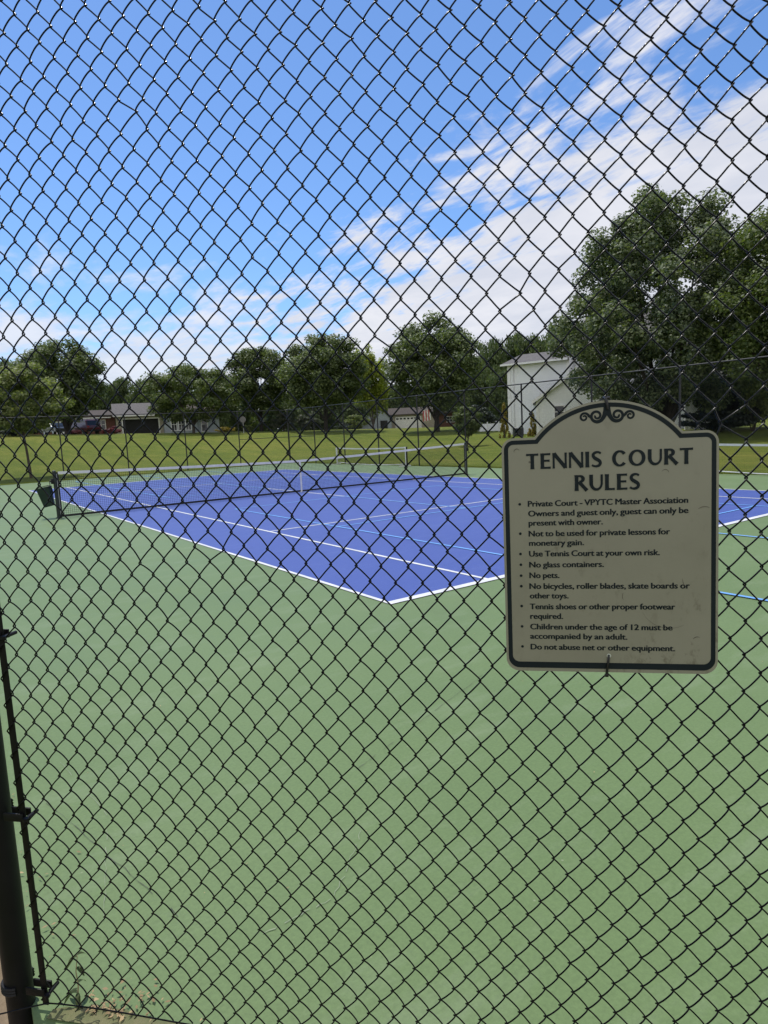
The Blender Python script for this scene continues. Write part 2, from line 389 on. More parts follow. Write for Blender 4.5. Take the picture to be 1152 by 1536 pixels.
aa, bb = np.meshgrid(np.arange(A0, A1+2), np.arange(B0, B1+1), indexing='ij')
NS, NZ = node(aa, bb)
jr = np.random.default_rng(11)
NS += jr.normal(0, .0014, NS.shape); NZ += jr.normal(0, .0014, NZ.shape)
for i_ in range(34):
    ka_, kb_ = jr.integers(2, NS.shape[0]-2), jr.integers(2, NS.shape[1]-2); NS[ka_, kb_] += jr.normal(0, .006); NZ[ka_, kb_] += jr.normal(0, .004)
for (ka, kb, ds, dz) in [(-15, -15, .013, .006), (-14, -14, .006, .004), (-12, 13-1, -.007, -.003), (13, -3, .012, -.004), (14, -2, .008, -.003), (-10, 12, .008, -.006), (-2, 8, .004, .004)]:
    if (ka+kb) % 2 == 0: NS[ka-A0, kb-B0] += ds; NZ[ka-A0, kb-B0] += dz
ZMIN, ZMAX = .025, 3.02
nper = 12; RW = .00192; NSIDE = 7; DEP = .0072
Vs = []; Fs = []; nv = 0
th_c = np.array([2*math.pi*k/NSIDE for k in range(NSIDE)])
for a in range(A0, A1+1):
    P = []
    for b_ in range(B0, B1):
        left = ((a+b_) % 2 == 0)          # node on column a when even, else on column a+1
        ca, cb_ = (a, a+1) if left else (a+1, a)
        s0, z0 = NS[ca-A0, b_-B0], NZ[ca-A0, b_-B0]
        s1, z1 = NS[cb_-A0, b_+1-B0], NZ[cb_-A0, b_+1-B0]
        if z0 > ZMAX+.03 or z1 < ZMIN-.03: continue
        e = .0026
        s0 += -e if left else e; s1 += e if left else -e
        for i in range(nper):
            q = i/nper
            tri = q; cs = .5-.5*math.cos(math.pi*q); m_ = .50*tri + .50*cs
            # left->right going down ('\\') runs behind, right->left ('/') runs in front
            dep = DEP*math.sin(math.pi*q)**.62*(1 if left else -1)
            zz = z0+(z1-z0)*(q*1.0 + .05*math.sin(2*math.pi*q)*-1)
            P.append((s0+(s1-s0)*m_, zz, dep))
    P = np.array(P)
    P = P[(P[:, 1] > ZMIN) & (P[:, 1] < ZMAX) & (P[:, 0] > -1.424)]
    if len(P) < 4 or np.abs(np.diff(P[:, 1])).max() > .03: continue
    P = FO + P[:, :1]*TV + P[:, 2:3]*NV + P[:, 1:2]*np.array([0, 0, 1.])
    d = np.gradient(P, axis=0); d /= np.linalg.norm(d, axis=1)[:, None]
    a_ = np.cross(d, NV); a_ /= np.linalg.norm(a_, axis=1)[:, None]; c_ = np.cross(a_, d)
    V = P[:, None, :] + RW*(a_[:, None, :]*np.cos(th_c)[None, :, None] + c_[:, None, :]*np.sin(th_c)[None, :, None])
    n_ = len(P); ii = np.arange((n_-1))[:, None]*NSIDE; kk = np.arange(NSIDE)[None, :]; k2 = (kk+1) % NSIDE
    F = np.stack([ii+kk, ii+k2, ii+NSIDE+k2, ii+NSIDE+kk], -1).reshape(-1, 4) + nv
    Vs.append(V.reshape(-1, 3)); Fs.append(F); nv += n_*NSIDE
wire = me_np('wire_mesh', np.concatenate(Vs) - inv, np.concatenate(Fs), M['vinyl'], True)
ob('wire_mesh', wire, fence)
def loc(p): return tuple(np.array(p) - inv)
def fpl(s, z, w=0.0): return loc(fp(s, z, w))
SP, SB = -1.517, -1.412
po = MB().tube([fpl(SP, -.3, .02), fpl(SP, 3.08, .02)], .039, 24); po.lathe(fpl(SP, 3.08, .02), [(.05, 0), (.05, .03), (.035, .06), (.01, .075)], 20)
po.ob('post', M['postblack'], fence, True)
MB().box((0, 0, 0), (.019, .0055, 3.0), 0, .0012).ob('tension_bar', M['postblack'], fence, True, fpl(SB, 1.53, .0), R(-46.5))
for zb in (.075, .63, 1.165, 1.74, 2.30, 2.86):
    q = MB(); n = 20
    ring = [fpl(SP+.042*math.cos(t_), zb, .02+.042*math.sin(t_)) for t_ in np.linspace(R(-60), R(-300), n)]
    for rp in (-.009, 0, .009): q.tube([(x, y, z+rp) for x, y, z in ring], .0055, 6)
    q.box(fpl((SP+SB)/2+.028, zb, -.024+.016), (.062, .005, .024), R(-46.5), .001); q.box(fpl((SP+SB)/2+.028, zb, .024), (.062, .005, .024), R(-46.5), .001)
    q.tube([fpl(SB+.020, zb, -.018), fpl(SB+.020, zb, .034)], .0055, 8); q.lathe(fpl(SB+.020, zb-.004, -.014), [(.009, 0), (.009, .008)], 6)
    q.ob('tension_band', M['postblack'], fence, True)
MB().tube([fpl(SP, 3.05, .03), fpl(1.62, 3.05, .03)], .021, 12).ob('top_rail', M['postblack'], fence, True)
MB().tube([fpl(1.62, -.1, .035), fpl(1.62, 3.03, .035)], .030, 16).ob('post', M['postblack'], fence, True)
tw = MB(); tw.tube([fpl(s, .047-.012*math.sin((s+1.4)*1.1)+.004*math.sin(s*9)-.10*max(0, -1.36-s)**1.2, -.010-.35*max(0, -1.40-s)) for s in np.linspace(-1.60, 1.62, 80)], .0022, 8); tw.ob('tension_wire', M['vinyl'], fence, True)

# ------------------------------------------------------------------ the sign
SO = Vector((-7.8653, -16.089, 1.1104)); saz, stl, sro = -0.7971, 0.031, -0.0023
T_ = Vector((math.cos(saz), math.sin(saz), 0)); N_ = Vector((-math.sin(saz), math.cos(saz), 0))
U_ = Vector((0, 0, 1))*math.cos(stl) + N_*math.sin(stl)
SA = T_*math.cos(sro) + U_*math.sin(sro); SBv = -T_*math.sin(sro) + U_*math.cos(sro); SN = SA.cross(SBv)   # SN points to the camera
if SN.dot(Vector(CAM) - SO) < 0: SN = -SN
sign = empty('rules_sign', SO, 'cream arched sign titled TENNIS COURT RULES tied to the black mesh', 'sign')
def sm3(u, v, w): return tuple(SA*u + SBv*v + SN*w)       # millimetre-free local coords (metres)
def outline(off):
    """sign outline inset by off (metres)"""
    hw, rb = .2285-off, max(.030-off, .004); P = []
    def arc(cx, cy, r_, a0, a1, n): return [(cx+r_*math.cos(R(a0+(a1-a0)*i/n)), cy+r_*math.sin(R(a0+(a1-a0)*i/n))) for i in range(n+1)]
    bo = off*1.5 if off else 0; P += arc(hw-rb, bo+rb, rb, -90, 0, 8)
    sh = .536-off; rs = max(.026-off, .004); P += arc(hw-rs, sh-rs, rs, 0, 90, 8)
    RA = .202-off; cy = .610-.202
    ha = math.sqrt(max(RA*RA-(sh-cy)**2, 0)); a0 = math.degrees(math.atan2(sh-cy, ha))
    P += arc(0, cy, RA, a0, 180-a0, 40)
    P += arc(-hw+rs, sh-rs, rs, 90, 180, 8); P += arc(-hw+rb, bo+rb, rb, 180, 270, 8)
    return P
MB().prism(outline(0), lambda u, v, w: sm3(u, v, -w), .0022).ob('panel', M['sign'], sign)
o1, o2 = outline(.0052), outline(.0146); n = len(o1)
q = MB(); q.add([sm3(u, v, .0004) for u, v in o1] + [sm3(u, v, .0004) for u, v in o2], [(i, (i+1) % n, n+(i+1) % n, n+i) for i in range(n)])
q.ob('border', M['ink'], sign)
WZ = [0.0005]
def stroke(mb, pts, wfun, closed=False):
    pts = [np.array(p, float) for p in pts]; m = len(pts); V = []; WZ[0] += 0.00002
    for i in range(m):
        a = pts[(i-1) % m] if (closed or i > 0) else pts[i]; c = pts[(i+1) % m] if (closed or i < m-1) else pts[i]
        d = c-a; d = d/(np.linalg.norm(d)+1e-12); h = wfun(d, i/(m-1))/2; nn_ = np.array([-d[1], d[0]])*h
        V += [sm3(*(pts[i]+nn_), WZ[0]), sm3(*(pts[i]-nn_), WZ[0])]
    F = [(2*i, 2*i+2, 2*i+3, 2*i+1) for i in range(m-1)]
    if closed: F.append((2*m-2, 0, 1, 2*m-1))
    mb.add(V, F)
# scroll ornament: two mirrored pairs of spirals hanging under the border
q = MB()
for sx in (-1, 1):
    def spiral(cx, cy, r1, r2, a1, turns, w1, w2):
        P = []
        for i in range(50):
            t_ = i/49; r_ = r1+(r2-r1)*t_; a = R(a1)+turns*2*math.pi*t_
            P.append((sx*(cx+r_*math.cos(a)), cy+r_*math.sin(a)))
        stroke(q, P, lambda d, t_: w1+(w2-w1)*t_)
    spiral(.0215, .5770, .0148, .0030, 200, 1.5, .0066, .0040)
    spiral(.0480, .5750, .0102, .0022, 175, -1.4, .0054, .0032)
    P = [(sx*x, y) for x, y in [(0, .601), (.002, .588), (.005, .578), (.0085, .571)]]
    stroke(q, P, lambda d, t_: .013-.005*t_)
    P = [(sx*(.0205+.013*math.cos(R(a))), .5775+.013*math.sin(R(a))) for a in np.linspace(200, 340, 16)] + [(sx*.0372, .577), (sx*.0400, .5812)]
    stroke(q, P, lambda d, t_: .0078-.0026*t_)
q.ob('scroll_ornament', M['ink'], sign)
# fine scuffs left by branches and weather
msc = varied('sign_scuff', (.07, .06, .04), (.11, .10, .07), .7, 40)
for cx, cy, r_, a0, a1, w_ in ((.128, .165, .062, 205, 300, .0007), (.20, .352, .02, 60, 130, .0016), (.185, .215, .03, 180, 230, .0012), (.045, .175, .016, 150, 210, .0010), (.186, .074, .01, 60, 150, .0016), (-.195, .506, .006, 20, 200, .0014), (.12, .448, .007, 0, 160, .0012)):
    q = MB(); stroke(q, [(cx+r_*math.cos(R(a0+(a1-a0)*i/14)), cy+r_*math.sin(R(a0+(a1-a0)*i/14))) for i in range(15)], lambda d, t_: w_*(.3+.7*math.sin(math.pi*t_)))
    q.ob('scuff_mark', msc, sign)
# title lettering, flared strokes thick down and thin across
def letter(mb, ch, x0, y0, wd, h):
    TH, TN = .222*h, .128*h
    def wf(d, t_): return TN+(TH-TN)*abs(d[1])**1.3
    def flare(k): return lambda d, t_: k*(1+.16*abs(2*t_-1)**3)
    def ln(x1, y1, x2, y2, k): stroke(mb, [(x0+wd*(x1+(x2-x1)*i/8), y0+h*(y1+(y2-y1)*i/8)) for i in range(9)], flare(k))
    hx = TH/2/wd; ty = TN/2/h
    def ell(cx, cy, rx, ry, a0, a1, closed=False, n=40, wfn=None):
        P = [(x0+wd*(cx+rx*math.cos(R(a0+(a1-a0)*i/n))), y0+h*(cy+ry*math.sin(R(a0+(a1-a0)*i/n)))) for i in range(n if closed else n+1)]
        stroke(mb, P, wfn or wf, closed)
    if ch == 'T': ln(.5, 0, .5, 1-ty, TH); ln(0, 1-ty, 1, 1-ty, TN)
    elif ch == 'I': ln(.5, 0, .5, 1, TH)
    elif ch == 'E': ln(hx, 0, hx, 1, TH); ln(hx, 1-ty, 1, 1-ty, TN); ln(hx, .52, .92, .52, TN); ln(hx, ty, 1.02, ty, TN)
    elif ch == 'L': ln(hx, 0, hx, 1, TH); ln(hx, ty, 1, ty, TN)
    elif ch == 'N':
        k = TN*1.02; e = k/2/wd; ln(e, 0, e, 1, k); ln(1-e, 0, 1-e, 1, k); ln(e*1.2, .96, 1-e*1.2, .04, TH*1.02)
    elif ch == 'O': ell(.5, .5, .5-hx, .5-ty+.012, 0, 360, True)
    elif ch == 'C': ell(.54, .5, .54-hx, .5-ty+.012, 38, 322)
    elif ch == 'U':
        e = TN*1.05/2/wd
        P = [(x0+wd*hx, y0+h*(1-.6*i/8)) for i in range(9)]; xc = (hx+1-e)/2; rx = (1-e-hx)/2
        P += [(x0+wd*(xc-rx*math.cos(R(a))), y0+h*(.40+ty-.0-.40*math.sin(R(a)))) for a in np.linspace(8, 172, 18)]
        P += [(x0+wd*(1-e), y0+h*(.4+.6*i/8)) for i in range(9)]
        stroke(mb, P, lambda d, t_: TH if t_ < .28 else (TN*1.05 if t_ > .66 else TH*.95+(TN-TH*.95)*(t_-.28)/.38))
    elif ch == 'R':
        ln(hx, 0, hx, 1, TH); P = [(hx, 1-ty), (.40, 1-ty)]
        P = [(x0+wd*u, y0+h*v_) for u, v_ in P] + [(x0+wd*(.40+(.42-hx)*math.sin(R(a))), y0+h*(.755+(.245-ty)*math.cos(R(a)))) for a in np.linspace(10, 170, 16)] + [(x0+wd*.40, y0+h*.51+0), (x0+wd*hx, y0+h*.51)]
        stroke(mb, P, wf); ln(.42, .50, .98, .01, TH*.96)
    elif ch == 'S':
        C = [(.88, .86), (.70, .94), (.48, .945), (.26, .88), (.17, .74), (.28, .60), (.50, .50), (.74, .39), (.83, .25), (.70, .10), (.46, .055), (.22, .075), (.06, .15)]
        P = []; C = np.array(C)
        for i in range(len(C)-1):
            p0, p1, p2, p3 = C[max(i-1, 0)], C[i], C[i+1], C[min(i+2, len(C)-1)]
            for t_ in np.linspace(0, 1, 6)[:-1]:
                P.append(.5*((2*p1)+(-p0+p2)*t_+(2*p0-5*p1+4*p2-p3)*t_**2+(-p0+3*p1-3*p2+p3)*t_**3))
        P.append(C[-1]); stroke(mb, [(x0+wd*u, y0+h*v_) for u, v_ in P], lambda d, t_: TN+(TH-TN)*max(0, 1-abs(t_-.5)*2.6)**.7)
WID = {'T': .70, 'E': .56, 'N': .80, 'I': .20, 'S': .60, 'C': .78, 'O': .92, 'U': .76, 'R': .70, 'L': .54, ' ': .30}
def title(mb, s, xa, xb, y0, h):
    gap = .125; tot = sum(WID[c] for c in s) + gap*(len(s)-1); k = (xb-xa)/tot; x = xa
    for c in s:
        if c != ' ': letter(mb, c, x, y0, WID[c]*k, h)
        x += (WID[c]+gap)*k
q = MB(); title(q, 'TENNIS COURT', -.1746, .1761, .4652, .0346); title(q, 'RULES', -.0700, .0682, .4136, .0352)
q.ob('title_lettering', M['ink'], sign)
LINES = [("Private Court - VPYTC Master Association", -173.2, 166.8, 381.2), ("Owners and guest only, guest can only be", -172.8, 167.3, 359.0), ("present with owner.", -172.3, -10.8, 337.8),
 ("Not to be used for private lessons for", -172.8, 129.9, 313.2), ("monetary gain.", -172.4, -51.7, 291.8), ("Use Tennis Court at your own risk.", -172.8, 108.5, 267.3), ("No glass containers.", -172.9, -9.6, 242.1), ("No pets.", -173.0, -106.2, 217.6),
 ("No bicycles, roller blades, skate boards or", -173.5, 170.4, 192.6), ("other toys.", -173.0, -86.9, 170.5), ("Tennis shoes or other proper footwear", -173.6, 140.3, 145.4), ("required.", -173.1, -99.7, 123.0),
 ("Children under the age of 12 must be", -173.6, 134.7, 98.4), ("accompanied by an adult.", -174.1, 39.2, 76.3), ("Do not abuse net or other equipment.", -173.7, 139.8, 51.1)]
q = MB(); dg = None
for s, xa, xb, yb in LINES:
    cu = bpy.data.curves.new('text', 'FONT'); cu.body = s; cu.size = 1.0; cu.space_word = .8; cu.resolution_u = 4; cu.fill_mode = 'FRONT'
    to = bpy.data.objects.new('text', cu); link(to); bpy.context.view_layer.update()
    tm = bpy.data.meshes.new_from_object(to.evaluated_get(bpy.context.evaluated_depsgraph_get()))
    co = np.array([v_.co[:] for v_ in tm.vertices]); kx = (xb-xa)/1000/(co[:, 0].max()-co[:, 0].min()); ky = .0187
    kx *= 1 - .0014/((xb-xa)/1000)
    for i_, (ox, oy) in enumerate([(-.00078, .0001), (.00078, -.0001), (-.00035, -.00024), (.00035, .00024), (0, 0)]):
        q.add([sm3(xa/1000+.0007+ox+(c[0]-co[:, 0].min())*kx, yb/1000+oy+c[1]*ky, .0006+i_*.00003) for c in co], [tuple(p.vertices) for p in tm.polygons])
    bpy.data.objects.remove(to); bpy.data.curves.remove(cu); bpy.data.meshes.remove(tm)
for (x, y) in [(-191.0, 387.0), (-191.1, 320.0), (-191.7, 273.4), (-191.3, 248.6), (-191.4, 223.3), (-191.5, 198.9), (-191.6, 152.6), (-191.7, 105.0), (-191.8, 57.7)]:
    q.add([sm3(x/1000+.0031*math.cos(a), y/1000+.0031*math.sin(a), .0006) for a in np.linspace(0, 2*math.pi, 17)[:-1]], [tuple(range(16))])
q.ob('rules_lettering', M['ink'], sign)
def gpt(u, v, w): return np.array(SO) + np.array(sm3(u, v, w))
MB().add([tuple(gpt(-.001+.0048*math.cos(a), .0385+.0048*math.sin(a), .0007)-np.array(SO)) for a in np.linspace(0, 2*math.pi, 17)[:-1]], [tuple(range(16))]).ob('mounting_hole', varied('hole_light', (.55, .6, .5), (.5, .55, .46), .6), sign)
c0 = gpt(-.002, .038, .002)
q = MB(); q.tube([tuple(np.array(p)-c0) for p in (gpt(-.001, .041, .001), gpt(-.002, .034, .0035), gpt(-.005, .010, .004), gpt(-.0065, -.006, .002), gpt(-.0065, -.010, -.012))], [.0024, .0026, .0026, .003, .003], 8)
q.box(tuple(gpt(-.0065, -.006, .003)-c0), (.008, .006, .007), saz, .001)
t1 = ob('cable_tie', q.mesh('cable_tie', M['tie'], True), None, tuple(c0)); tag(t1, 'black cable tie looped through the hole at the sign foot', 'cable tie', 'ties holding the sign')
c0 = gpt(-.002, .605, .002)
q = MB(); q.tube([tuple(np.array(p)-c0) for p in (gpt(.001, .590, .002), gpt(0, .600, .0035), gpt(-.002, .612, .002), gpt(-.004, .616, -.006), gpt(-.004, .617, -.016))], [.0030, .0034, .0034, .003, .003], 8)
q.tube([tuple(np.array(p)-c0) for p in (gpt(-.004, .614, .001), gpt(.006, .615, .001))], .0034, 8); q.tube([tuple(np.array(p)-c0) for p in (gpt(-.007, .612, -.002), gpt(-.012, .608, -.004))], .002, 6)
t2 = ob('cable_tie', q.mesh('cable_tie', M['tie'], True), None, tuple(c0)); tag(t2, 'black cable tie over the top of the sign arch', 'cable tie', 'ties holding the sign')

# ------------------------------------------------------------------ tennis net, posts, bin
def copy_tree(o, parent=None):
    c = o.copy(); COL.objects.link(c); c.parent = parent
    for ch in list(o.children): copy_tree(ch, c)
    return c
HXN = 6.32
def ntop(x): return .914 + (1.065-.914)*(abs(x)/HXN)**1.35
net = empty('tennis_net', (0, 0, .012), 'black tennis net with white top band stretched across the blue court', 'net')
xsn = np.arange(-HXN, HXN+.001, .0455); rv = []; rf = []; k = 0
def strip(p0, p1, hw, mode):
    global k
    d = (0, hw, 0) if mode == 'y' else ((hw, 0, 0) if mode == 'x' else (0, 0, hw))
    rv.extend([(p0[0]-d[0], p0[1]-d[1], p0[2]-d[2]), (p1[0]-d[0], p1[1]-d[1], p1[2]-d[2]), (p1[0]+d[0], p1[1]+d[1], p1[2]+d[2]), (p0[0]+d[0], p0[1]+d[1], p0[2]+d[2])])
    rf.append((k, k+1, k+2, k+3)); k += 4
CW = .0023
for i, x in enumerate(xsn):
    strip((x, 0, .03), (x, 0, ntop(x)-.03), CW, 'x'); strip((x, 0, .03), (x, 0, ntop(x)-.03), CW, 'y')
seg = np.linspace(-HXN, HXN, 41)
for j in range(22):
    f = (j+.5)/22
    for i in range(40):
        z0, z1 = .03+(ntop(seg[i])-.06)*f, .03+(ntop(seg[i+1])-.06)*f
        strip((seg[i], .0008, z0), (seg[i+1], .0008, z1), CW, 'z'); strip((seg[i], .0008, z0), (seg[i+1], .0008, z1), CW, 'y')
ob('netting', me_np('netting', np.array(rv), np.array(rf), M['netblack']), net)
def band(za, zb, mat, name, th=.006, a=-HXN, c=HXN, n=40):
    mb = MB(); X_ = np.linspace(a, c, n+1)
    for i in range(n):
        V = []
        for x in (X_[i], X_[i+1]):
            for y in (-th, th): V += [(x, y, za(x)), (x, y, zb(x))]
        mb.add(V, [(0, 1, 3, 2), (4, 6, 7, 5), (0, 4, 5, 1), (2, 3, 7, 6), (1, 5, 7, 3), (0, 2, 6, 4)] if i in (0, n-1) else [(0, 4, 5, 1), (2, 3, 7, 6), (1, 5, 7, 3), (0, 2, 6, 4)])
    return mb.ob(name, mat, net)
band(lambda x: ntop(x)-.062, lambda x: ntop(x), M['white_band'], 'headband', .007)
band(lambda x: .004, lambda x: .050, M['netblack'], 'bottom_band', .005)
for sx in (-1, 1): MB().box((sx*(HXN+.018), 0, .53), (.05, .011, 1.05)).ob('side_band', M['netblack'], net)
MB().box((0, -.009, .46), (.05, .004, .905)).ob('center_strap', M['white_band'], net)
def net_post(x, lab, crank):
    p = empty('net_post', (x, 0, 0), lab, 'net post', 'posts of the tennis net')
    q = MB(); q.tube([(0, 0, -.05), (0, 0, 1.075)], .038, 20); q.lathe((0, 0, 1.075), [(.042, 0), (.042, .02), (.02, .032)], 20); q.ob('pole', M['postgreen'], p, True)
    s = 1 if x > 0 else -1
    q = MB(); q.box((s*.05, 0, .86), (.07, .07, .12), 0, .008); q.tube([(s*.085, 0, .86), (s*.12, 0, .86)], .018, 10)
    q.tube([(s*.11, 0, .86), (s*.115, 0, .74)], .008, 8); q.tube([(s*.115, 0, .74), (s*.17, 0, .74)], .012, 8); q.ob('net_winder', M['postblack'], p, True)
    MB().lathe((0, 0, 0), [(.07, .001), (.07, .014), (.045, .02)], 20).ob('base_plate', M['postblack'], p, True)
    MB().box((-s*.047, -.010, .55), (.008, .006, .95)).ob('lacing_bar', M['metal'], p)
net_post(-6.40, 'dark green net post beside the hanging bin, white rope on it', 1); net_post(6.40, 'dark net post at the far end of the net, winder on its side', 1)
bn = empty('ball_bin', (-6.52, .02, .28), 'small dark green bin hung tilted on the net post', 'bin')
def tb(z, k): return [(sx*.135*k, sy*.115*k, z) for sx, sy in ((-1, -1), (1, -1), (1, 1), (-1, 1))]
q = MB(); n = 24; prof = []
for z, k in [(0, .72), (.03, .76), (.40, 1.0), (.43, 1.06), (.455, 1.06), (.455, .97), (.06, .73)]:
    prof.append([(math.copysign(abs(math.cos(a))**.5, math.cos(a))*.155*k, math.copysign(abs(math.sin(a))**.5, math.sin(a))*.13*k, z) for a in np.linspace(0, 2*math.pi, n+1)[:-1]])
V = [p for r_ in prof for p in r_]; F = [(i*n+j, i*n+(j+1) % n, (i+1)*n+(j+1) % n, (i+1)*n+j) for i in range(len(prof)-1) for j in range(n)] + [tuple(range(n))[::-1], tuple((len(prof)-1)*n+j for j in range(n))]
q.add(V, F); bb_ = q.ob('tub', M['bingreen'], bn, True)
q = MB(); q.tube([(-.16, 0, .45), (-.10, .0, .475), (.10, 0, .475), (.15, 0, .45)], .008, 8); q.box((.155, 0, .35), (.02, .05, .16), 0, .004); q.ob('hanger', M['postblack'], bn, True)
bn.location = (-6.54, .17, .28); bn.rotation_euler = (0, R(-11), R(-20))

# ------------------------------------------------------------------ portable pickleball nets beside the far fence
def pick_net(y0, y1, x, lab):
    L = y1-y0; p = empty('portable_net', (x, (y0+y1)/2, .006), lab, 'portable net', 'pickleball nets parked by the fence', )
    wf = M['white_band']
    for s in (-1, 1):
        MB().box((0, s*(L/2-.02), .43), (.05, .05, .86), 0, .006).ob('upright', M['postblack'] if s < 0 else wf, p, True)
        MB().box((-.035, s*(L/2-.02)+(.05 if s < 0 else 0), .45), (.02, .05, .80), 0, .004).ob('sleeve', wf, p, True)
        MB().tube([(-.45, s*(L/2-.02), .03), (.2, s*(L/2-.02), .03)], .022, 10).ob('foot', wf, p, True)
    q = MB(); q.tube([(0, -L/2, .10+.0), (0, -L/4, .05), (0, 0, .04), (0, L/4, .06), (0, L/2, .12)], .016, 10); q.ob('bottom_bar', wf, p, True)
    q = MB(); Yn = np.linspace(-L/2, L/2, 25)
    for i in range(24):
        z0, z1 = .86-.05*(1-(2*Yn[i]/L)**2), .86-.05*(1-(2*Yn[i+1]/L)**2)
        V = [(dx, y, z+dz) for y, z in ((Yn[i], z0), (Yn[i+1], z1)) for dx in (-.012, .012) for dz in (-.055, 0)]
        q.add(V, [(0, 1, 5, 4), (2, 6, 7, 3), (1, 3, 7, 5), (0, 4, 6, 2)])
    q.ob('top_band', wf, p)
    rv_ = []; rf_ = []; kk_ = 0
    for y in np.arange(-L/2, L/2, .045):
        zt = .80-.05*(1-(2*y/L)**2)
        for hx, hy in ((.0012, 0), (0, .0012)):
            rv_ += [(-hx, y-hy, .10), (hx, y+hy, .10), (hx, y+hy, zt), (-hx, y-hy, zt)]; rf_.append((kk_, kk_+1, kk_+2, kk_+3)); kk_ += 4
    for j in range(16):
        f = j/15
        for i in range(24):
            z0 = .10+(.70-.05*(1-(2*Yn[i]/L)**2))*f; z1 = .10+(.70-.05*(1-(2*Yn[i+1]/L)**2))*f
            for hx, hz in ((.0012, 0), (0, .0012)):
                rv_ += [(-hx, Yn[i], z0-hz), (hx, Yn[i], z0+hz), (hx, Yn[i+1], z1+hz), (-hx, Yn[i+1], z1-hz)]; rf_.append((kk_, kk_+1, kk_+2, kk_+3)); kk_ += 4
    ob('netting', me_np('netting', np.array(rv_), np.array(rf_), M['netblack']), p)
pick_net(6.35, 12.25, 8.72, 'portable white framed net parked behind the far end of the tennis net'); pick_net(-13.1, -7.0, 8.72, 'portable net with long white top bar seen right of the sign')

# ------------------------------------------------------------------ the far chain-link fences
def bay_mesh(Wd, H):
    V = []; F = []; k = 0; hw = .0013; cw, ch = .0335, .0385
    nxw = int(Wd/cw); nz = int(H/ch)
    for a in range(nxw):
        P = []
        for j in range(nz+1): P.append(((a+(j % 2 if a % 2 == 0 else 1-j % 2))*cw, 0, j*ch))
        for i, (x, y, z) in enumerate(P):
            V += [(x-hw, -hw*.6, z), (x+hw, -hw*.6, z), (x, hw, z)]
            if i:
                b0 = k+3*(i-1); b1 = k+3*i
                for e in range(3): F.append((b0+e, b0+(e+1) % 3, b1+(e+1) % 3, b1+e))
        k += 3*len(P)
    return me_np('wire_mesh', np.array(V), np.array(F), M['vinyl_far'])
BAY = 3.05; bm_ = bay_mesh(BAY, 2.95)
postm = MB().tube([(0, 0, -.1), (0, 0, 3.04)], .030, 12).lathe((0, 0, 3.04), [(.034, 0), (.034, .02), (.012, .04)], 12).mesh('post', M['vinyl_far'], True)
cpm = MB().tube([(0, 0, -.1), (0, 0, 3.06)], .045, 14).lathe((0, 0, 3.06), [(.05, 0), (.05, .02), (.015, .05)], 14).mesh('post', M['vinyl_far'], True)
def far_fence(x, y, rz, nb, lab, first_corner, last_corner, braces=()):
    f = empty('chain_link_fence', (x, y, 0), lab, 'fence', None, rz)
    for i in range(nb+1):
        cr = (i == 0 and first_corner) or (i == nb and last_corner)
        if i == nb and not last_corner: continue
        ob('post', cpm if cr else postm, f, (i*BAY, .035, 0))
    for i in range(nb): ob('wire_mesh', bm_, f, (i*BAY, 0, .05))
    MB().tube([(0, .035, 3.05), (nb*BAY, .035, 3.05)], .021, 10).ob('top_rail', M['vinyl_far'], f, True)
    for i in braces: MB().tube([(i*BAY, .035, 1.5), ((i+1)*BAY, .035, 1.5)], .017, 10).ob('brace_rail', M['vinyl_far'], f, True)
    return f
vb = bay_mesh(BAY, 2.95).copy(); vb.materials[0] = M['vinyl']
sf_ = empty('chain_link_fence', (fp(SP)[0] if False else fp(SP, 0)[0], fp(SP, 0)[1], 0), 'black chain link fence sliver behind the terminal post at the left edge', 'fence', None, R(90))
for i in range(2): ob('wire_mesh', vb, sf_, (i*BAY+.06, 0, .04)); ob('post', postm, sf_, ((i+1)*BAY, -.035, 0))
MB().tube([(0, -.0, 3.05), (2*BAY, -.0, 3.05)], .021, 10).ob('top_rail', M['vinyl_far'], sf_, True)
far_fence(9.15, 18.3, R(-90), 12, 'black chain link fence along the far long side, behind the parked portable nets', True, True, (0,))
far_fence(-9.15, 18.30, 0, 6, 'black chain link fence across the far left end of the court, before the lawn', True, False, (5,))

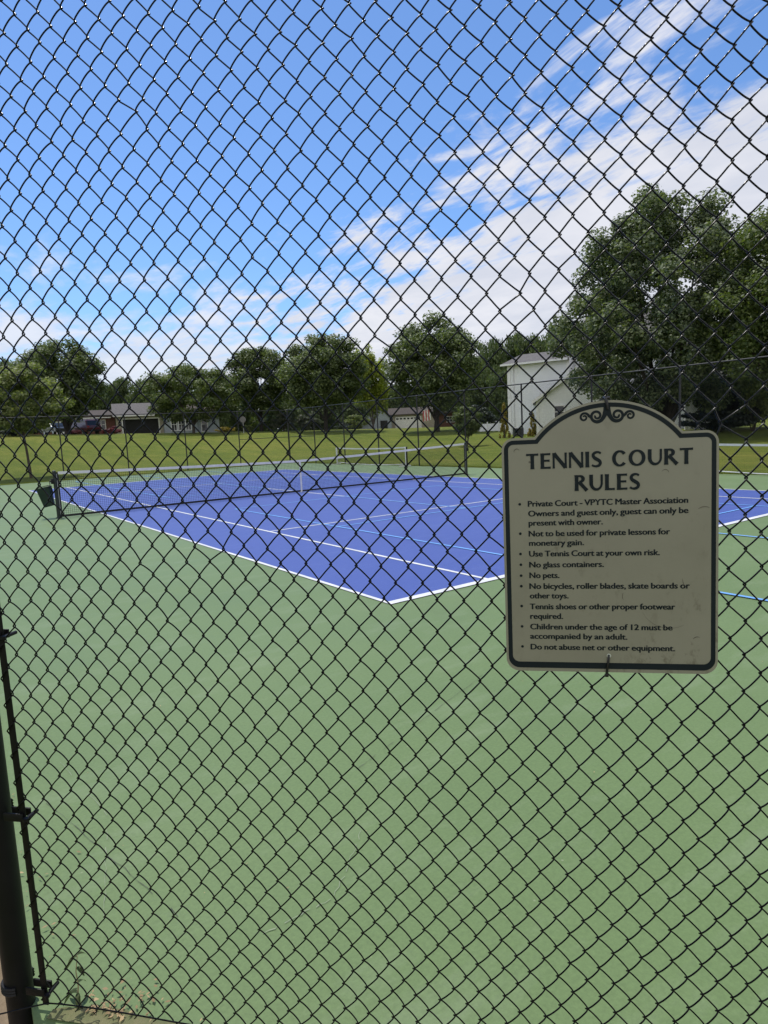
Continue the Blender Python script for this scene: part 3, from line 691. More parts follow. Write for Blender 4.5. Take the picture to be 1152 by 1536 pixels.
# ------------------------------------------------------------------ plants
def crown_np(n, rx, ry, rz, size, seed, clumps=60, shape='round', spread=.21, up=.8, gap=.0):
    g_ = np.random.default_rng(seed)
    d = g_.normal(size=(clumps, 3)); d /= np.linalg.norm(d, axis=1)[:, None]
    rad = g_.uniform(.10, 1.0, clumps)**.42 * g_.uniform(.92, 1.06, clumps)
    C = d*rad[:, None]
    if shape == 'round': C[:, 2] = np.where(C[:, 2] < 0, C[:, 2]*.85, C[:, 2])
    elif shape == 'cone':
        h = g_.uniform(0, 1, clumps)**1.25; rr_ = (1-h)**.85*g_.uniform(.3, 1.0, clumps)**.5; a = g_.uniform(0, 2*np.pi, clumps)
        C = np.c_[rr_*np.cos(a), rr_*np.sin(a), h*2-1]
    elif shape == 'oak':
        C[:, 2] += .12*np.abs(C[:, 2]); C[:, :2] *= (1.02-.30*np.clip(C[:, 2:3], 0, 1))
    elif shape == 'loose':
        h = g_.uniform(-1, 1, clumps); a = g_.uniform(0, 2*np.pi, clumps); rr_ = np.sqrt(np.clip(1-np.abs(h)**2.2, 0.06, 1))*g_.uniform(.3, 1.05, clumps)**.6
        C = np.c_[rr_*np.cos(a), rr_*np.sin(a), h]
    if gap: C = C[g_.random(len(C)) > gap]
    cs = g_.uniform(.6, 1.35, len(C))*spread
    wts = cs**2; wts /= wts.sum()
    idx = g_.choice(len(C), n, p=wts)
    off = g_.normal(size=(n, 3)); off /= np.linalg.norm(off, axis=1)[:, None]
    off *= (g_.random(n)**.5)[:, None]*np.array([1, 1, .75])
    P = C[idx] + off*cs[idx][:, None]
    P = P*np.array([rx, ry, rz])
    nrm_ = off + np.array([0, 0, up]) + g_.normal(size=(n, 3))*.55; nrm_ /= np.linalg.norm(nrm_, axis=1)[:, None]
    tq = g_.normal(size=(n, 3)); a = np.cross(nrm_, tq); a /= np.linalg.norm(a, axis=1)[:, None]; c = np.cross(nrm_, a)
    s = size*g_.uniform(.55, 1.35, n)[:, None]
    V = np.stack([P+a*s, P+c*s*.62+nrm_*s*.12, P-a*s, P-c*s*.62+nrm_*s*.12], 1).reshape(-1, 3)
    return V, np.arange(4*n).reshape(n, 4), C*np.array([rx, ry, rz])
def crown_mesh(mat, *a, **k):
    V, F, C = crown_np(*a, **k); return me_np('crown', V, F, mat), C
def trunk_mb(h, zc, r0_, C, seed, nl=7, lean=0):
    g_ = random.Random(seed); q = MB()
    top = (g_.uniform(-.2, .2)+lean, g_.uniform(-.2, .2), zc)
    q.tube([(0, 0, -.2), (0, 0, .05), (top[0]*.2, top[1]*.2, h*.5), (top[0]*.5, top[1]*.5, h), top], [r0_*1.55, r0_*1.15, r0_*.95, r0_*.8, r0_*.35], 9)
    for i in range(min(nl, len(C))):
        c = C[(i*7+seed) % len(C)]; s = h*g_.uniform(.7, 1.05); tgt = np.array([c[0], c[1], zc+c[2]])*np.array([.8, .8, .95])
        b0 = np.array([top[0]*.4, top[1]*.4, s]); mid = b0*.45+tgt*.55+np.array([0, 0, -.05*abs(tgt[2])])
        q.tube([b0, mid, tgt], [r0_*.45, r0_*.26, r0_*.08], 6)
    return q
def tree(name, px, d, top, botc, hw, lab, mat, n, size, seed, shape='round', group=None, trunk_r=.2, bark='bark', clumps=70, spread=.21, cat='tree', nl=7, gap=0., dcx=0, depth=1.0, up=.8):
    """px: trunk column; d: metres; top / botc: picture rows of crown top and crown bottom; hw: half width in px"""
    x, y, z0 = at(px, d); zt, zb = zat(px, top, d), zat(px, botc, d); zb = max(zb, z0+.05)
    rx = hw/FPX*d*1.0; rz = (zt-zb)/2; zc = (zt+zb)/2-z0
    t_ = empty(name, (x, y, z0), lab, cat, group, R(seed*37 % 360) if dcx == 0 else -YAW)
    f = 1/(1+spread*.7)
    cm, C = crown_mesh(mat, n, rx*f, rx*f*depth, rz*f, size, seed, clumps, shape, spread, up, gap)
    ob('crown', cm, t_, (dcx/FPX*d, 0, zc))
    C = C + np.array([dcx/FPX*d, 0, 0])
    trunk_mb(max(zb-z0, .3), zc, trunk_r, C, seed, nl).ob('trunk', M[bark], t_, True)
    return t_
L = M
tree('maple_tree', 655, 70, 470, 630, 82, 'tallest round dark maple, mid lawn, with a forked trunk', L['leaf_maple'], 52000, .14, 3, 'round', None, .30, 'barkdark', 300, .19)
tree('maple_tree', 489, 78, 491, 630, 72, 'broad dark maple left of the lime green tree', L['leaf_maple'], 46000, .15, 5, 'round', None, .26, 'barkdark', 240, .20)
tree('maple_tree', 392, 85, 512, 634, 54, 'smaller dark round maple, first one left of the two broad maples', L['leaf_maple'], 30000, .15, 8, 'round', None, .24, 'barkdark', 190, .21)
tree('lime_tree', 560, 106, 510, 640, 34, 'lime green sunlit tree between the two dark maples', L['leaf_lime'], 16000, .19, 9, 'round', None, .2, 'bark', 70, .3)
tree('broadleaf_tree', 100, 84, 500, 655, 66, 'tall dark tree at the left behind the lighter one, shading the cars', L['leaf_maple'], 46000, .15, 13, 'round', None, .32, 'barkdark', 230, .20)
tree('sapling', 38, 40, 545, 650, 66, 'light green tree with a slim bare trunk on the left lawn', L['leaf_light'], 26000, .085, 15, 'loose', None, .065, 'bark', 110, .22, gap=.08)
tree('young_tree', 290, 80, 547, 634, 74, 'feathery olive green tree in front of the grey garage house', L['leaf_olive'], 28000, .14, 17, 'loose', None, .16, 'bark', 120, .24)
tree('oak_tree', 997, 44, 292, 655, 163, 'huge oak right of the white house, its crown behind the sign', L['leaf_oak'], 125000, .10, 21, 'oak', None, .40, 'barkdark', 330, .135, gap=.12, nl=14)
tree('broadleaf_tree', 1200, 40, 252, 645, 130, 'tall green tree cut by the right edge of the view', L['leaf_olive'], 66000, .09, 23, 'oak', None, .30, 'bark', 190, .19, gap=.05, nl=10)
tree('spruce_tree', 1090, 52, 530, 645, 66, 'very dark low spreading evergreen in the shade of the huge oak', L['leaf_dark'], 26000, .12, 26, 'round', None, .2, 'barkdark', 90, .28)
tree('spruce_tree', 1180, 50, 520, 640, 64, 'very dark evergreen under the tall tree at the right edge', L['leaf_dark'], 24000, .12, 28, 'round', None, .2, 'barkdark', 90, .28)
tree('young_tree', 700, 46, 609, 654, 24, 'small bushy tree standing alone on the lawn left of the white house', L['leaf_olive'], 9000, .07, 31, 'loose', None, .05, 'bark', 60, .3)
# woods behind the houses: one crown per variant, copied
protos = {}
def wood(px, d, top, hw, lab, group, seed, matk='leaf_wood', bot=640):
    x, y, z0 = at(px, d); zt = zat(px, top, d); H = zt-z0; rx = hw/FPX*d
    key = (matk, seed % 3)
    if key not in protos:
        cm, C = crown_mesh(L[matk], 13000, .86, .86, .45, .034, 40+seed % 3, 80, 'round', .30)
        tm = trunk_mb(.14, .5, .03, C*np.array([1, 1, 1]), seed % 3, 6).mesh('trunk', M['barkdark'], True); protos[key] = (cm, tm)
    cm, tm = protos[key]
    t_ = empty('woodland_tree', (x, y, z0), lab, 'tree', group, R(seed*53 % 360))
    a = ob('crown', cm, t_, (0, 0, H*.54)); a.scale = (rx, rx, H)
    a = ob('trunk', tm, t_); a.scale = (rx, rx, H)
GL, GR = 'trees in the woods behind the left houses', 'trees in the woods behind the white house'
for i, (px, d, top, hw) in enumerate([(150, 135, 570, 28), (185, 140, 566, 30), (222, 132, 570, 30), (255, 138, 560, 30), (335, 128, 568, 30), (362, 135, 575, 26), (120, 130, 575, 30), (15, 120, 540, 42), (60, 128, 560, 36), (-30, 118, 545, 40), (425, 130, 590, 36), (300, 134, 572, 30), (470, 134, 596, 40), (520, 130, 585, 36)]):
    wood(px, d, top, hw, 'green woodland tree in the distant row behind the left houses', GL, i+1)
for i, (px, d, top, hw) in enumerate([(738, 110, 508, 34), (775, 116, 502, 38), (815, 112, 492, 40), (852, 118, 478, 42), (715, 104, 535, 34), (760, 100, 548, 34), (600, 130, 575, 34), (632, 135, 580, 34), (900, 120, 470, 46), (960, 124, 480, 50), (1040, 118, 490, 55), (1110, 110, 480, 55), (690, 120, 560, 34)]):
    wood(px, d, top, hw, 'tall woodland tree in the wood behind the white house', GR, i+2)

n = 70000; g_ = np.random.default_rng(77); th2 = g_.uniform(-.66, .66, n)+YAW; rr2 = g_.uniform(138, 158, n)
xg, yg = CAM[0]+rr2*np.sin(th2), CAM[1]+rr2*np.cos(th2); cl = 6.0+1.3*np.sin(th2*41)+.9*np.sin(th2*97+1)
P = np.c_[xg, yg, HT(xg, yg)+g_.random(n)*cl]; nm_ = g_.normal(size=(n, 3)); nm_ /= np.linalg.norm(nm_, axis=1)[:, None]; a_ = np.cross(nm_, g_.normal(size=(n, 3))); a_ /= np.linalg.norm(a_, axis=1)[:, None]; c_ = np.cross(nm_, a_)
V = np.stack([P+a_*.4, P+c_*.26, P-a_*.4, P-c_*.26], 1).reshape(-1, 3)
tag(ob('woodland_undergrowth', me_np('woodland_undergrowth', V, np.arange(4*n).reshape(n, 4), L['leaf_wood'])), 'far belt of undergrowth along the foot of the woods', 'undergrowth', None, 'stuff')

def shrub(name, px, d, top, hw, lab, matk, n=3000, size=.09, seed=1, shape='round', group=None, cat='shrub', bot=None):
    x, y, z0 = at(px, d); zt = zat(px, top, d); H = max(zt-z0, .3); rx = hw/FPX*d
    t_ = empty(name, (x, y, z0), lab, cat, group)
    cm, C = crown_mesh(L[matk], n, rx*.86, rx*.86, H*.46, size, seed, 34, shape, .26); ob('foliage', cm, t_, (0, 0, H*.47))
    q = MB()
    for i in range(5): c = C[i]; q.tube([(c[0]*.1, c[1]*.1, -.05), (c[0]*.5, c[1]*.5, H*.3), (c[0]*.9, c[1]*.9, H*.47+c[2]*.8)], [.035, .025, .01], 5)
    q.ob('stem', M['bark'], t_)
shrub('red_shrub', 168, 88, 639, 15, 'dark red shrub left of the grey garage house', 'leaf_red', 2600, .10, 51)
shrub('red_shrub', 110, 88, 645, 12, 'small dark red shrub beside the parked van', 'leaf_red', 1600, .10, 52)
shrub('grey_shrub', 425, 84, 617, 24, 'grey green shrub under the smaller dark maple, right side', 'leaf_gray', 4200, .12, 53)
shrub('grey_shrub', 460, 86, 618, 26, 'grey green shrub under the broad dark maple, left side', 'leaf_gray', 4200, .12, 54)
shrub('green_shrub', 405, 88, 620, 20, 'mid green shrub below the smaller dark maple', 'leaf_wood', 3200, .12, 55)
shrub('grey_shrub', 535, 92, 620, 22, 'pale green shrub under the lime green tree', 'leaf_light', 3200, .12, 56)
shrub('round_bush', 372, 82, 637, 11, 'low clipped yellow green bush below the road sign', 'leaf_light', 1800, .08, 57)
shrub('gold_shrub', 338, 84, 640, 17, 'low golden flower bed shrub right of the bay window', 'leaf_gold', 1800, .08, 58)
shrub('arborvitae', 757, 54, 600, 9, 'golden tipped narrow conifer at the left corner of the white house', 'leaf_gold', 4200, .055, 59, 'cone', None, 'conifer')
shrub('arborvitae', 799, 54, 617, 8, 'golden narrow conifer under the low wing wall of the white house', 'leaf_gold', 3200, .055, 60, 'cone', None, 'conifer')
shrub('green_bush', 813, 54, 618, 12, 'rounded green bush between the golden conifer and the sign', 'leaf_light', 3200, .06, 61)
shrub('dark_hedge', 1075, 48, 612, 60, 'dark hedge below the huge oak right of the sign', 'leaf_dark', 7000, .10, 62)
shrub('green_shrub', 1130, 47, 560, 26, 'bright green shrub low in the right edge shade', 'leaf_light', 3500, .09, 63)
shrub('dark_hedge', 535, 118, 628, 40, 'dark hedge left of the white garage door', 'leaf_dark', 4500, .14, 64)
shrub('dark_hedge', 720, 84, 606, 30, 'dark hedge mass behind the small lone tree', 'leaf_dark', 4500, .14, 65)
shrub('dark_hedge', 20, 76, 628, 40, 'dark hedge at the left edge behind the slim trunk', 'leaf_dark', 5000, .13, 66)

# ------------------------------------------------------------------ houses
def siding(name, c1, c2, pitch=.18):
    m = Mat(name, c1, .55, .4); sp_ = m.n('ShaderNodeSeparateXYZ'); m.l(m.tc.outputs['Object'], sp_.inputs[0])
    dv = m.n('ShaderNodeMath', operation='DIVIDE'); m.l(sp_.outputs[2], dv.inputs[0]); dv.inputs[1].default_value = pitch
    fr = m.n('ShaderNodeMath', operation='FRACT'); m.l(dv.outputs[0], fr.inputs[0])
    m.col(m.ramp(m.noise(1.4, 5), [(.3, c1), (.7, c2)])); m.bump(fr.outputs[0], .8, .03); return m.m
M['white_siding'] = siding('white_siding', (.82, .83, .85), (.76, .78, .81))
M['grey_siding'] = siding('grey_siding', (.36, .40, .45), (.32, .36, .42))
M['tan_siding'] = siding('tan_siding', (.42, .38, .30), (.36, .32, .26))
M['brick'] = varied('dark_brick', (.10, .045, .035), (.16, .075, .055), .9, 6, .2, .4)
M['shingle'] = varied('grey_shingle', (.095, .09, .088), (.15, .142, .138), .9, 5, .2, .6)
M['shingle_brown'] = varied('brown_shingle', (.06, .05, .042), (.09, .075, .066), .9, 5, .2, .6)
M['trim'] = varied('white_trim', (.78, .78, .76), (.70, .70, .68), .5, 3)
gl = Mat('window_glass', (.012, .015, .018), .08, .6); M['glass'] = gl.m
M['dark_in'] = varied('dark_opening', (.012, .012, .013), (.02, .02, .02), .8, 3)
def house_frame(px, d, lab, turn=0.0, cat='house', name='house'):
    x, y, z = at(px, d); h = ray(px, 640); a = math.atan2(h[0], h[1])
    return empty(name, (x, y, z), lab, cat, None, -a+turn)      # local +y runs away from the camera, +x to the right
def gable(mb, x0, x1, y0, y1, ze, zr, th=.18, ov=.35, axis='x'):
    """gable roof; ridge along axis"""
    if axis == 'x':
        ym = (y0+y1)/2
        for s in (0, 1):
            ya = y0-ov if s == 0 else y1+ov; zo = ze-ov*(zr-ze)/((y1-y0)/2)
            mb.add([(x0-ov, ya, zo), (x1+ov, ya, zo), (x1+ov, ym, zr), (x0-ov, ym, zr), (x0-ov, ya, zo+th), (x1+ov, ya, zo+th), (x1+ov, ym, zr+th), (x0-ov, ym, zr+th)],
                   [(0, 1, 2, 3), (4, 5, 6, 7), (0, 1, 5, 4), (1, 2, 6, 5), (2, 3, 7, 6), (3, 0, 4, 7)])
    else:
        xm = (x0+x1)/2
        for s in (0, 1):
            xa = x0-ov if s == 0 else x1+ov; zo = ze-ov*(zr-ze)/((x1-x0)/2)
            mb.add([(xa, y0-ov, zo), (xa, y1+ov, zo), (xm, y1+ov, zr), (xm, y0-ov, zr), (xa, y0-ov, zo+th), (xa, y1+ov, zo+th), (xm, y1+ov, zr+th), (xm, y0-ov, zr+th)],
                   [(0, 1, 2, 3), (4, 5, 6, 7), (0, 1, 5, 4), (1, 2, 6, 5), (2, 3, 7, 6), (3, 0, 4, 7)])
    return mb
def walls(mb, x0, x1, y0, y1, h, zr=None, axis='x'):
    V = [(x0, y0, -.6), (x1, y0, -.6), (x1, y1, -.6), (x0, y1, -.6), (x0, y0, h), (x1, y0, h), (x1, y1, h), (x0, y1, h)]
    F = [(0, 1, 5, 4), (1, 2, 6, 5), (2, 3, 7, 6), (3, 0, 4, 7)]
    mb.add(V, F)
    if zr:
        if axis == 'x': mb.add([(x0, y0, h), (x0, y1, h), (x0, (y0+y1)/2, zr), (x1, y0, h), (x1, y1, h), (x1, (y0+y1)/2, zr)], [(0, 1, 2), (3, 4, 5)])
        else: mb.add([(x0, y0, h), (x1, y0, h), ((x0+x1)/2, y0, zr), (x0, y1, h), (x1, y1, h), ((x0+x1)/2, y1, zr)], [(0, 1, 2), (3, 4, 5)])
    return mb
def window(par, x, y, z, w_, h_, mull=1, face='y'):
    q = MB(); t_ = .09
    def bx(cx, cz, dx, dz, dy=.06, oy=0.0):
        if face == 'y': q.box((x+cx, y-.031+oy, z+cz), (dx, dy, dz))
        else: q.box((x-.031+oy, y+cx, z+cz), (dy, dx, dz))
    bx(0, h_/2+t_/2, w_+2*t_, t_); bx(0, -h_/2-t_/2, w_+2*t_+.1, t_, .09, -.015); bx(-w_/2-t_/2, 0, t_, h_); bx(w_/2+t_/2, 0, t_, h_)
    bx(0, 0, w_, .05, .04)
    for i in range(mull): bx(-w_/2+w_*(i+1)/(mull+1), h_/4+.01, .04, h_/2-.04, .036); bx(-w_/2+w_*(i+1)/(mull+1), -h_/4-.01, .04, h_/2-.04, .036)
    f = q.ob('window', M['trim'], par)
    g_ = MB()
    if face == 'y': g_.box((x, y-.012, z), (w_, .02, h_))
    else: g_.box((x-.012, y, z), (.02, w_, h_))
    g_.ob('pane', M['glass'], f); return f
def mpx(p, d): return p/FPX*d
# white two-storey house: the long wall stands at an angle and catches the sun, the low gabled wing faces the court
D = 57; Wh = house_frame(822, D, 'white two storey house with a low gabled wing, behind the fence')
ML, MR = (-3.3, 2.2, .35), R(-22)
walls(MB(), 0, 5.5, 0, 7.5, 5.75).ob('wall', M['white_siding'], Wh, False, ML, MR)
walls(MB(), 5.505, 14.6, 1.0, 9.0, 5.95, 9.2, 'x').ob('wall', M['white_siding'], Wh, False, ML, MR)
for xx in (.14, 5.35): MB().box((xx, -.03, 2.6), (.28, .06, 6.2)).ob('corner_board', M['trim'], Wh, False, ML, MR)
q = MB(); q.add([(-.4, -.45, 5.65), (5.5, -.45, 5.65), (5.5, 3.7, 6.75), (-.4, 3.7, 6.75), (-.4, 8, 5.65), (5.5, 8, 5.65)], [(0, 1, 2, 3), (3, 2, 5, 4), (0, 3, 4)])
q.add([(-.4, -.45, 5.53), (5.5, -.45, 5.53), (5.5, 8, 5.53), (-.4, 8, 5.53)], [(0, 1, 2, 3)]); q.ob('roof', M['shingle'], Wh, False, ML, MR)
gable(MB(), 5.505, 14.6, 1.0, 9.0, 6.0, 9.3).ob('roof', M['shingle'], Wh, False, ML, MR)
q = MB(); q.box((2.55, -.52, 5.58), (5.9, .13, .15)); q.ob('gutter', M['trim'], Wh, False, ML, MR)
q = MB(); q.tube([(.55, -.09, 5.45), (.55, -.09, .1)], .055, 8); q.ob('downspout', M['trim'], Wh, True, ML, MR)
wx0, wx1, wy, wp = -.85, 6.4, -4.0, 2.8
q = MB(); q.add([(wx0, wy, -.6), (wx1, wy, -.6), (wx1, wy, 2.6), (wp, wy, 5.0), (wx0, wy, 2.6), (wx0, 1.5, -.6), (wx0, 1.5, 2.6), (wx1, 1.5, -.6), (wx1, 1.5, 2.6)], [(0, 1, 2, 3, 4), (5, 0, 4, 6), (1, 7, 8, 2)]); q.ob('wall', M['white_siding'], Wh)
gable(MB(), wx0, wx1, wy, 1.0, 2.62, 5.05, .14, .3, 'y').ob('roof', M['shingle'], Wh)
q = MB()
for xa, xb, za, zb in ((wx0-.32, wp, 2.38, 5.03), (wp, wx1+.32, 5.03, 2.38)):
    q.add([(xa, wy-.335, za-.02), (xb, wy-.335, zb-.02), (xb, wy-.335, zb+.22), (xa, wy-.335, za+.22), (xa, wy-.305, za-.02), (xb, wy-.305, zb-.02), (xb, wy-.305, zb+.22), (xa, wy-.305, za+.22)], [(0, 1, 2, 3), (4, 5, 6, 7), (0, 1, 5, 4), (3, 2, 6, 7)])
q.ob('barge_board', M['trim'], Wh)
q = MB(); q.box((wx0+.09, wy-.02, 1.0), (.2, .05, 3.2)); q.ob('corner_board', M['trim'], Wh)
window(Wh, .85, wy, 1.70, .66, .84, 0)
q = MB()
for xx in (8.0, 9.6, 11.4): q.box((xx, -5.2, 1.2), (.22, .22, 3.2))
q.box((9.3, -5.2, 2.85), (4.8, .3, .25)); q.ob('porch', M['trim'], Wh)
q = MB(); q.box((10.6, -4.4, 1.1), (1.5, .2, 2.6)); q.ob('porch_panel', M['white_siding'], Wh)
# white vinyl yard fence left of it
x, y, z = at(742, 66); vf = empty('yard_fence', (x, y, z), 'low white vinyl fence left of the white house', 'fence', None, -YAW-.16)
for i in range(5): MB().box((-1.8+i*1.1, 0, .45), (.11, .11, 1.0)).ob('post', M['trim'], vf)
MB().box((.4, .02, .42), (4.3, .04, .72)).ob('fence_panel', M['white_siding'], vf)
x, y, z = at(777, 55.5); ac = empty('air_conditioner', (x, y, z), 'dark boxy outdoor unit with a pale lid by the white house', 'outdoor unit', None, -YAW)
q = MB(); q.box((0, 0, .34), (.78, .7, .60), 0, .03)
for i in range(9): q.box((0, -.352, .10+i*.06), (.70, .02, .025))
q.ob('cabinet', varied('unit_dark', (.03, .032, .034), (.05, .05, .052), .5, 6), ac); MB().box((0, 0, .67), (.84, .76, .07), 0, .02).ob('lid', M['white_band'], ac)
# grey roofed house with double garage
D = 95; G = house_frame(250, D, 'grey roofed house with a dark open double garage and a bay window', R(4))
gx0, gx1 = mpx(-66, D), mpx(-4, D)
q = MB(); q.add([(gx0, 0, -.6), (gx1, 0, -.6), (gx1, 0, 2.45), (gx0, 0, 2.45), (gx0, 7, -.6), (gx1, 7, -.6), (gx1, 7, 2.45), (gx0, 7, 2.45)], [(3, 0, 4, 7), (1, 5, 6, 2), (4, 5, 6, 7)])
q.box((gx0+.35, .08, .93), (.7, .16, 3.05)); q.box((gx1-.25, .08, .93), (.5, .16, 3.05)); q.box(((gx0+gx1)/2+.1, .08, 2.27), (gx1-gx0-1.2, .16, .36)); q.ob('wall', M['tan_siding'], G)
MB().box(((gx0+gx1)/2+.1, .5, .80), (gx1-gx0-1.2, .1, 2.6)).ob('garage_opening', M['dark_in'], G)
q = MB(); xx0, xx1 = gx0+.7, gx1-.5
for c, dm in (((xx0+.05, -.05, .9), (.14, .1, 2.4)), ((xx1-.05, -.05, .9), (.14, .1, 2.4)), (((xx0+xx1)/2, -.05, 2.16), (xx1-xx0+.3, .1, .16))): q.box(c, dm)
q.box((0, -.5, 2.52), (2*abs(gx0)+.5, .14, .14)); q.ob('garage_trim', M['trim'], G)
q = MB(); q.add([(gx0-.4, -.5, 2.5), (gx1+1.0, -.5, 2.5), (gx1+1.0, 3.5, 4.35), (gx0-.4, 3.5, 4.35), (gx0-.4, 7.5, 2.5), (gx1+1, 7.5, 2.5)], [(0, 1, 2, 3), (3, 2, 5, 4)]); q.add([(gx0-.05, 0, 2.45), (gx0-.05, 7, 2.45), (gx0-.05, 3.5, 4.25)], [(0, 1, 2)]); q.ob('roof', M['shingle'], G)
q = MB(); bx0, bx1 = gx1+.02, mpx(42, D); q.add([(bx0, -.3, -.6), (bx0+.9, -1.0, -.6), (bx1-.9, -1.0, -.6), (bx1, -.3, -.6), (bx0, -.3, 2.5), (bx0+.9, -1.0, 2.5), (bx1-.9, -1.0, 2.5), (bx1, -.3, 2.5), (bx1+3, .2, -.6), (bx1+3, .2, 2.5), (bx1, .2, -.6), (bx1, .2, 2.5)], [(0, 1, 5, 4), (1, 2, 6, 5), (2, 3, 7, 6), (3, 10, 11, 7), (10, 8, 9, 11)]); q.ob('bay_wall', M['grey_siding'], G)
for xx in (bx0+1.25, (bx0+bx1)/2, bx1-1.25): window(G, xx, -1.0, 1.15, .62, 1.55, 1)
window(G, bx1+1.0, .2, 1.1, .75, 1.9, 0)
q = gable(MB(), bx0, bx1+3.2, -1.2, 7, 2.55, 4.4, .15, .3); q.ob('roof', M['shingle_brown'], G)
# dark brick house behind the cars
D = 101; B = house_frame(102, D, 'dark brick house with a white gutter line behind the parked cars', R(0))
q = walls(MB(), -5.5, 6.0, 0, 8, 2.5, 3.3); q.ob('wall', M['brick'], B); gable(MB(), -5.5, 6.0, 0, 8, 2.55, 3.4, .14, .5).ob('roof', M['shingle_brown'], B)
q = MB(); q.box((.2, -.56, 2.30), (10.6, .14, .13)); q.ob('gutter', M['trim'], B)
for xx in (-3.2, 1.2, 4.2): window(B, xx, 0, 1.35, 1.0, 1.2, 1)
q = MB(); q.box((-1.0, -.03, 1.0), (.95, .06, 2.05)); q.ob('door', M['trim'], B)
# tan house with white garage door
D = 118; T = house_frame(625, D, 'brown roofed house with a white garage door under the tallest maple', R(3))
q = walls(MB(), mpx(-38, D), mpx(30, D), 0, 8, 2.35, 3.4); q.ob('wall', M['tan_siding'], T); gable(MB(), mpx(-38, D), mpx(70, D), 0, 8, 2.4, 3.5, .18, .45).ob('roof', M['shingle_brown'], T)
q = walls(MB(), mpx(30, D)+.01, mpx(70, D), .4, 8, 2.35); q.ob('wall', M['brick'], T)
gd = MB(); gx = mpx(-12, D); gd.box((gx, -.04, .95), (4.6, .08, 2.15))
for i in range(4): gd.box((gx, -.085, .15+i*.53), (4.5, .02, .47))
gdo = gd.ob('garage_door', M['trim'], T); q = MB()
for i in range(7): q.box((gx-1.9+i*.633, -.10, 1.68), (.40, .02, .26))
q.ob('window', M['glass'], gdo)
q = MB(); wx = mpx(-56, D); q.add([(wx-3.3, -2, -.6), (wx+2.2, -2, -.6), (wx+2.2, -2, 1.6), (wx, -2, 4.0), (wx-3.3, -2, 1.0)], [(0, 1, 2, 3, 4)]); q.ob('gable_wall', M['grey_siding'], T)
q = MB(); q.add([(wx-3.6, -2.3, .75), (wx, -2.3, 4.15), (wx, 4, 4.15), (wx-3.6, 4, .75), (wx+2.5, -2.3, 1.6), (wx+2.5, 4, 1.6)], [(0, 1, 2, 3), (1, 4, 5, 2)]); q.ob('gable_roof', M['shingle'], T)
q = MB(); q.box((wx+.9, -2.05, .55), (1.2, .08, 1.9)); q.ob('dark_doorway', M['dark_in'], T)
window(T, mpx(52, D), .4, 1.2, 1.5, .9, 2)
# flag-like cloth on the house front
x, y, z = at(641, 112); fl = empty('hanging_flag', (x, y, z), 'faded red and white flag hanging by the white garage door', 'flag', None, -YAW)
MB().tube([(-.9, .1, 2.7), (1.0, -.3, 3.2)], .025, 6).ob('flag_pole', M['trim'], fl)
for i in range(6):
    q = MB(); P = []
    for j in range(9): t_ = j/8; P.append((-.55+i*.22+.03*math.sin(j*1.3+i), .05*math.sin(j*.9+i*1.1), 2.75+i*.04-1.75*t_))
    V = [(x_-.11, y_, z_) for x_, y_, z_ in P] + [(x_+.11, y_+.03, z_+.01) for x_, y_, z_ in P]
    q.add(V, [(j, j+1, 10+j, 9+j) for j in range(8)]); q.ob('stripe', varied('flag_red', (.42, .08, .08), (.5, .12, .12), .8, 3) if i % 2 == 0 else M['trim'], fl)

